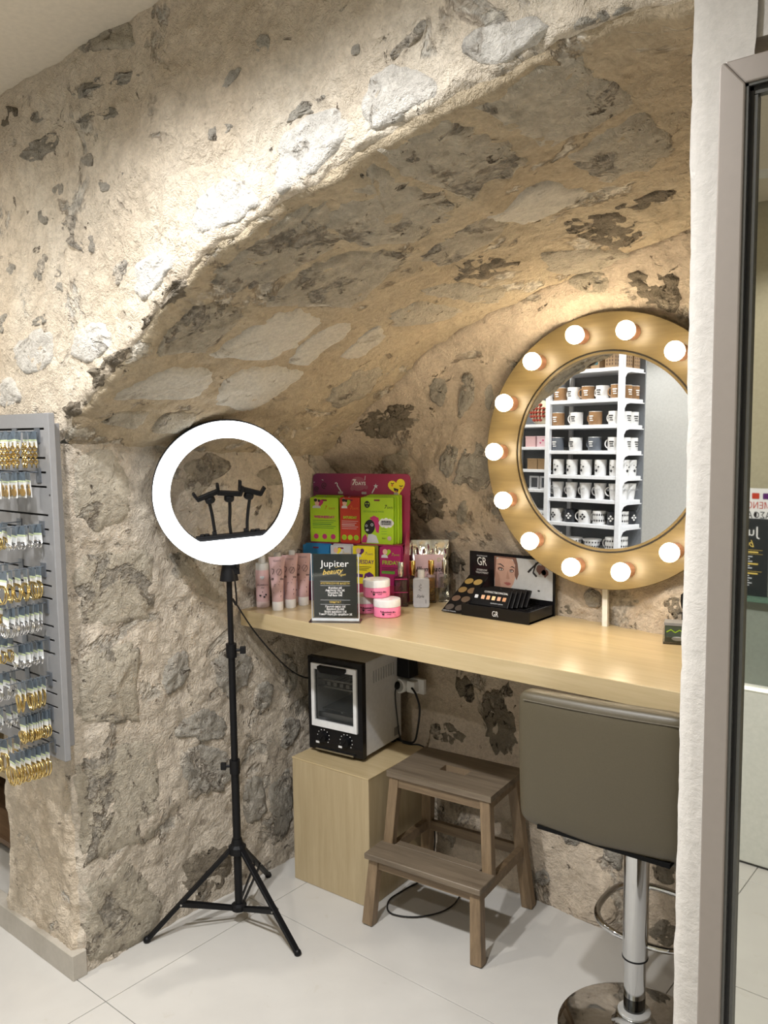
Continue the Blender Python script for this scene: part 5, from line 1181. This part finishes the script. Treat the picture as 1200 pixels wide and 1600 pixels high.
for r, (z, ms, sides) in enumerate(rowsM):
    N = len(ms)
    for i, k in enumerate(ms):
        if k not in mp_: mp_[k] = mug_proto(k)
        lx = .070+(.44/(N-1))*i-(.012 if N == 5 else 0)
        dup(mp_[k], on_shelf(lx, .055, z+.0005), (0, 0, rad(SHR+rg.uniform(-14, 14))), '%s in mirror, %s from right, front of %s shelf' % (MN[k], ordn(i), RN[r]), 'mugs on the white shelf')
    for i, k in enumerate(sides):
        if k not in mp_: mp_[k] = mug_proto(k)
        dup(mp_[k], on_shelf(.055, .140+.088*i if len(sides) < 3 else .12+.07*i, z+.0005), (0, 0, rad(SHR-75+rg.uniform(-10, 10))), '%s in mirror, %s behind corner post, %s shelf' % (MN[k], ['nearer', 'farther'][i], RN[r]), 'mugs on the white shelf')
for p in mp_.values():
    for ch in list(p.children_recursive): bpy.data.objects.remove(ch)
    bpy.data.objects.remove(p)
plain('kraft', (.26, .17, .09), .7); plain('kraft_print', (.10, .055, .03), .7)
for i in range(5):
    lx, ly = [(.05, .20), (.05, .11), (.085, .04), (.19, .04), (.30, .05)][i]
    t = thing('gift_box', ['small brown patterned gift box in the mirror, rearmost on the top shelf', 'small brown patterned gift box in the mirror, second from rear on the top shelf', 'small brown gift box in the mirror, right front corner of the top shelf', 'small brown gift box with teal front in the mirror, top shelf', 'small brown gift box with pink front in the mirror, top shelf'][i], 'box', on_shelf(lx, ly, 2.138), SHR+4*i, 'gift boxes on the top mirror shelf')
    MB().box((0, 0, .045), (.075, .07, .09)).build('carton', 'kraft', t, bevel=.001); MB().box((0, 0, .0905), (.077, .072, .006)).build('lid', 'kraft', t)
    if i < 3:
        d_ = [disc(-.022+.022*a, .022+.022*b, .006, .009, 8) for a in range(3) for b in range(3)]; flat('pattern', d_, 'kraft_print', t, -.0356); o = flat('side_pattern', d_, 'kraft_print', t, 0); o.rotation_euler = (0, 0, rad(-90)); o.location = (-.0380, 0, 0)
    else: flat('front_panel', [rrect(.05, .055, .004, 3, 0, .05)], plain('teal', (.03, .10, .11), .5) if i == 3 else 'ink_hotpink', t, -.0357)
# things in the left bay of the shelf
cu = thing('round_cushion', 'round cream cushion with red diamond pattern in the mirror', 'cushion', on_shelf(.70, .10, 1.79), SHR)
MB().ball((0, .02, .085), .088, 24, 14, (1, .6, 1)).build('cushion', plain('cream_cloth', (.62, .55, .42), .9), cu, True)
m = MB()
for a in range(-2, 3):
    for b in range(-2, 3):
        if abs(a)+abs(b) < 4: m.prism([(a*.026-.010, .085+b*.026), (a*.026, .085+b*.026-.010), (a*.026+.010, .085+b*.026), (a*.026, .085+b*.026+.010)], -.052+.012*(a*a+b*b)**.5*.55, -.01)
m.build('diamond_pattern', plain('brick_red', (.30, .05, .03), .9), cu)
for i, (lx, z, mt, lab) in enumerate(((.62, 1.636, 'label_pink', 'pale pink box with small hearts in the mirror, right one in the left bay'), (.72, 1.636, 'ink_softpink', 'pale pink box in the mirror, left one in the left bay'), (.61, 1.482, 'kraft', 'brown kraft box in the mirror, right one on the left bay shelf'), (.70, 1.482, 'kraft', 'brown kraft box in the mirror, left one on the left bay shelf'))):
    t = thing('gift_box', lab, 'box', on_shelf(lx, .06, z), SHR, 'boxes in the left bay of the mirror shelf')
    MB().box((0, 0, .034), (.082, .07, .068)).build('carton', mt, t, bevel=.001); MB().box((0, 0, .069), (.085, .073, .010)).build('lid', mt, t, bevel=.001)
    if i == 0: flat('heart_print', [heart(-.01, .045, .008), heart(.012, .028, .007)], 'ink_hotpink', t, -.0358)
for i, lx in enumerate((.61, .70)):
    t = thing('photo_frame', ['white photo frame in the mirror, right one in the left bay', 'white photo frame in the mirror, left one in the left bay'][i], 'frame', on_shelf(lx, .06, 1.345), SHR, 'white frames in the left bay of the mirror shelf')
    f_ = MB(); f_.box((-.034, 0, .045), (.012, .016, .09)); f_.box((.034, 0, .045), (.012, .016, .09)); f_.box((0, 0, .006), (.058, .016, .012)); f_.box((0, 0, .084), (.058, .016, .012)); f_.build('frame', 'shelf_white', t); MB().box((0, .004, .045), (.058, .004, .068)).build('picture', 'mug_grey', t)
# ---- shop counter reflected in the door glass
plain('counter_white', (.70, .71, .66), .3); plain('led_strip', (1, .97, .85), .5, emit=1.6); plain('sage_glass', (.26, .29, .25), .12)
kt = thing('shop_counter', 'white shop counter reflected in the glass door', 'counter', (-1.13, -1.05, 0), 180)
MB().box((0, 0, .352), (.98, .56, .686)).build('cabinet', 'counter_white', kt, bevel=.003); MB().box((0, 0, .005), (.97, .552, .010)).build('plinth', 'slot_black', kt)
MB().box((0, .02, .697), (.98, .60, .006)).build('shelf_board', 'counter_white', kt); MB().box((0, -.02, .86), (.96, .50, .318)).build('upper_case', 'sage_glass', kt, bevel=.002); MB().box((0, -.02, 1.022), (.99, .56, .012)).build('glass_top', plain('glass_edge', (.12, .20, .15), .1), kt)
MB().box((0, -.2835, .686), (.96, .004, .012)).build('led_strip', 'led_strip', kt)
ps = thing('price_poster', 'tall black price poster standing on the shop counter, reflected in the glass door', 'poster', (-.960, -.80, 1.029), 180)
MB().box((0, .004, .145), (.21, .004, .288)).build('board', 'ink_slate', ps)
text('Jupiter', .050, 'ink_white', ps, 0, .240, .0012, sx=1.05); text('beauty', .036, 'ink_gold', ps, -.01, .198, .0012, shear=.45, rz=-6)
flat('rule_lines', [q for z in (.172, .157, .092) for q in strip([(-.085, z), (.085, z)], .0009)], 'ink_gold', ps, .0012); flat('price_lines', [q for i, z in enumerate((.147, .138, .129, .112, .104, .075, .066, .057, .048, .039)) for q in strip([(-.05+.01*(i % 2), z), (.05-.008*(i % 3), z)], .0035)], 'ink_greyw', ps, .0012); flat('gold_lines', [q for z in (.164, .120, .084) for q in strip([(-.07, z), (.06, z)], .005)], 'ink_gold', ps, .0012)
nw = thing('notice_poster', 'white notice with coloured icons above the black poster, reflected in the glass door', 'poster', (-.955, -.812, 1.029), 180)
MB().box((0, .004, .200), (.24, .004, .400)).build('sheet', 'ink_white', nw)
for i, cc in enumerate(('ink_purple', 'ink_red', 'ink_blue', 'ink_lime')): flat('icon', [rrect(.026, .022, .003, 3, -.085+.038*i, .372)], cc, nw, .0012)
text('ΜΕΝΟΥΜΕ', .034, 'ink_red', nw, -.102, .336, .0012, align='LEFT', sx=.85); text('ΑΣΦΑΛΕΙΣ', .034, 'ink', nw, -.102, .300, .0012, align='LEFT', sx=.85)
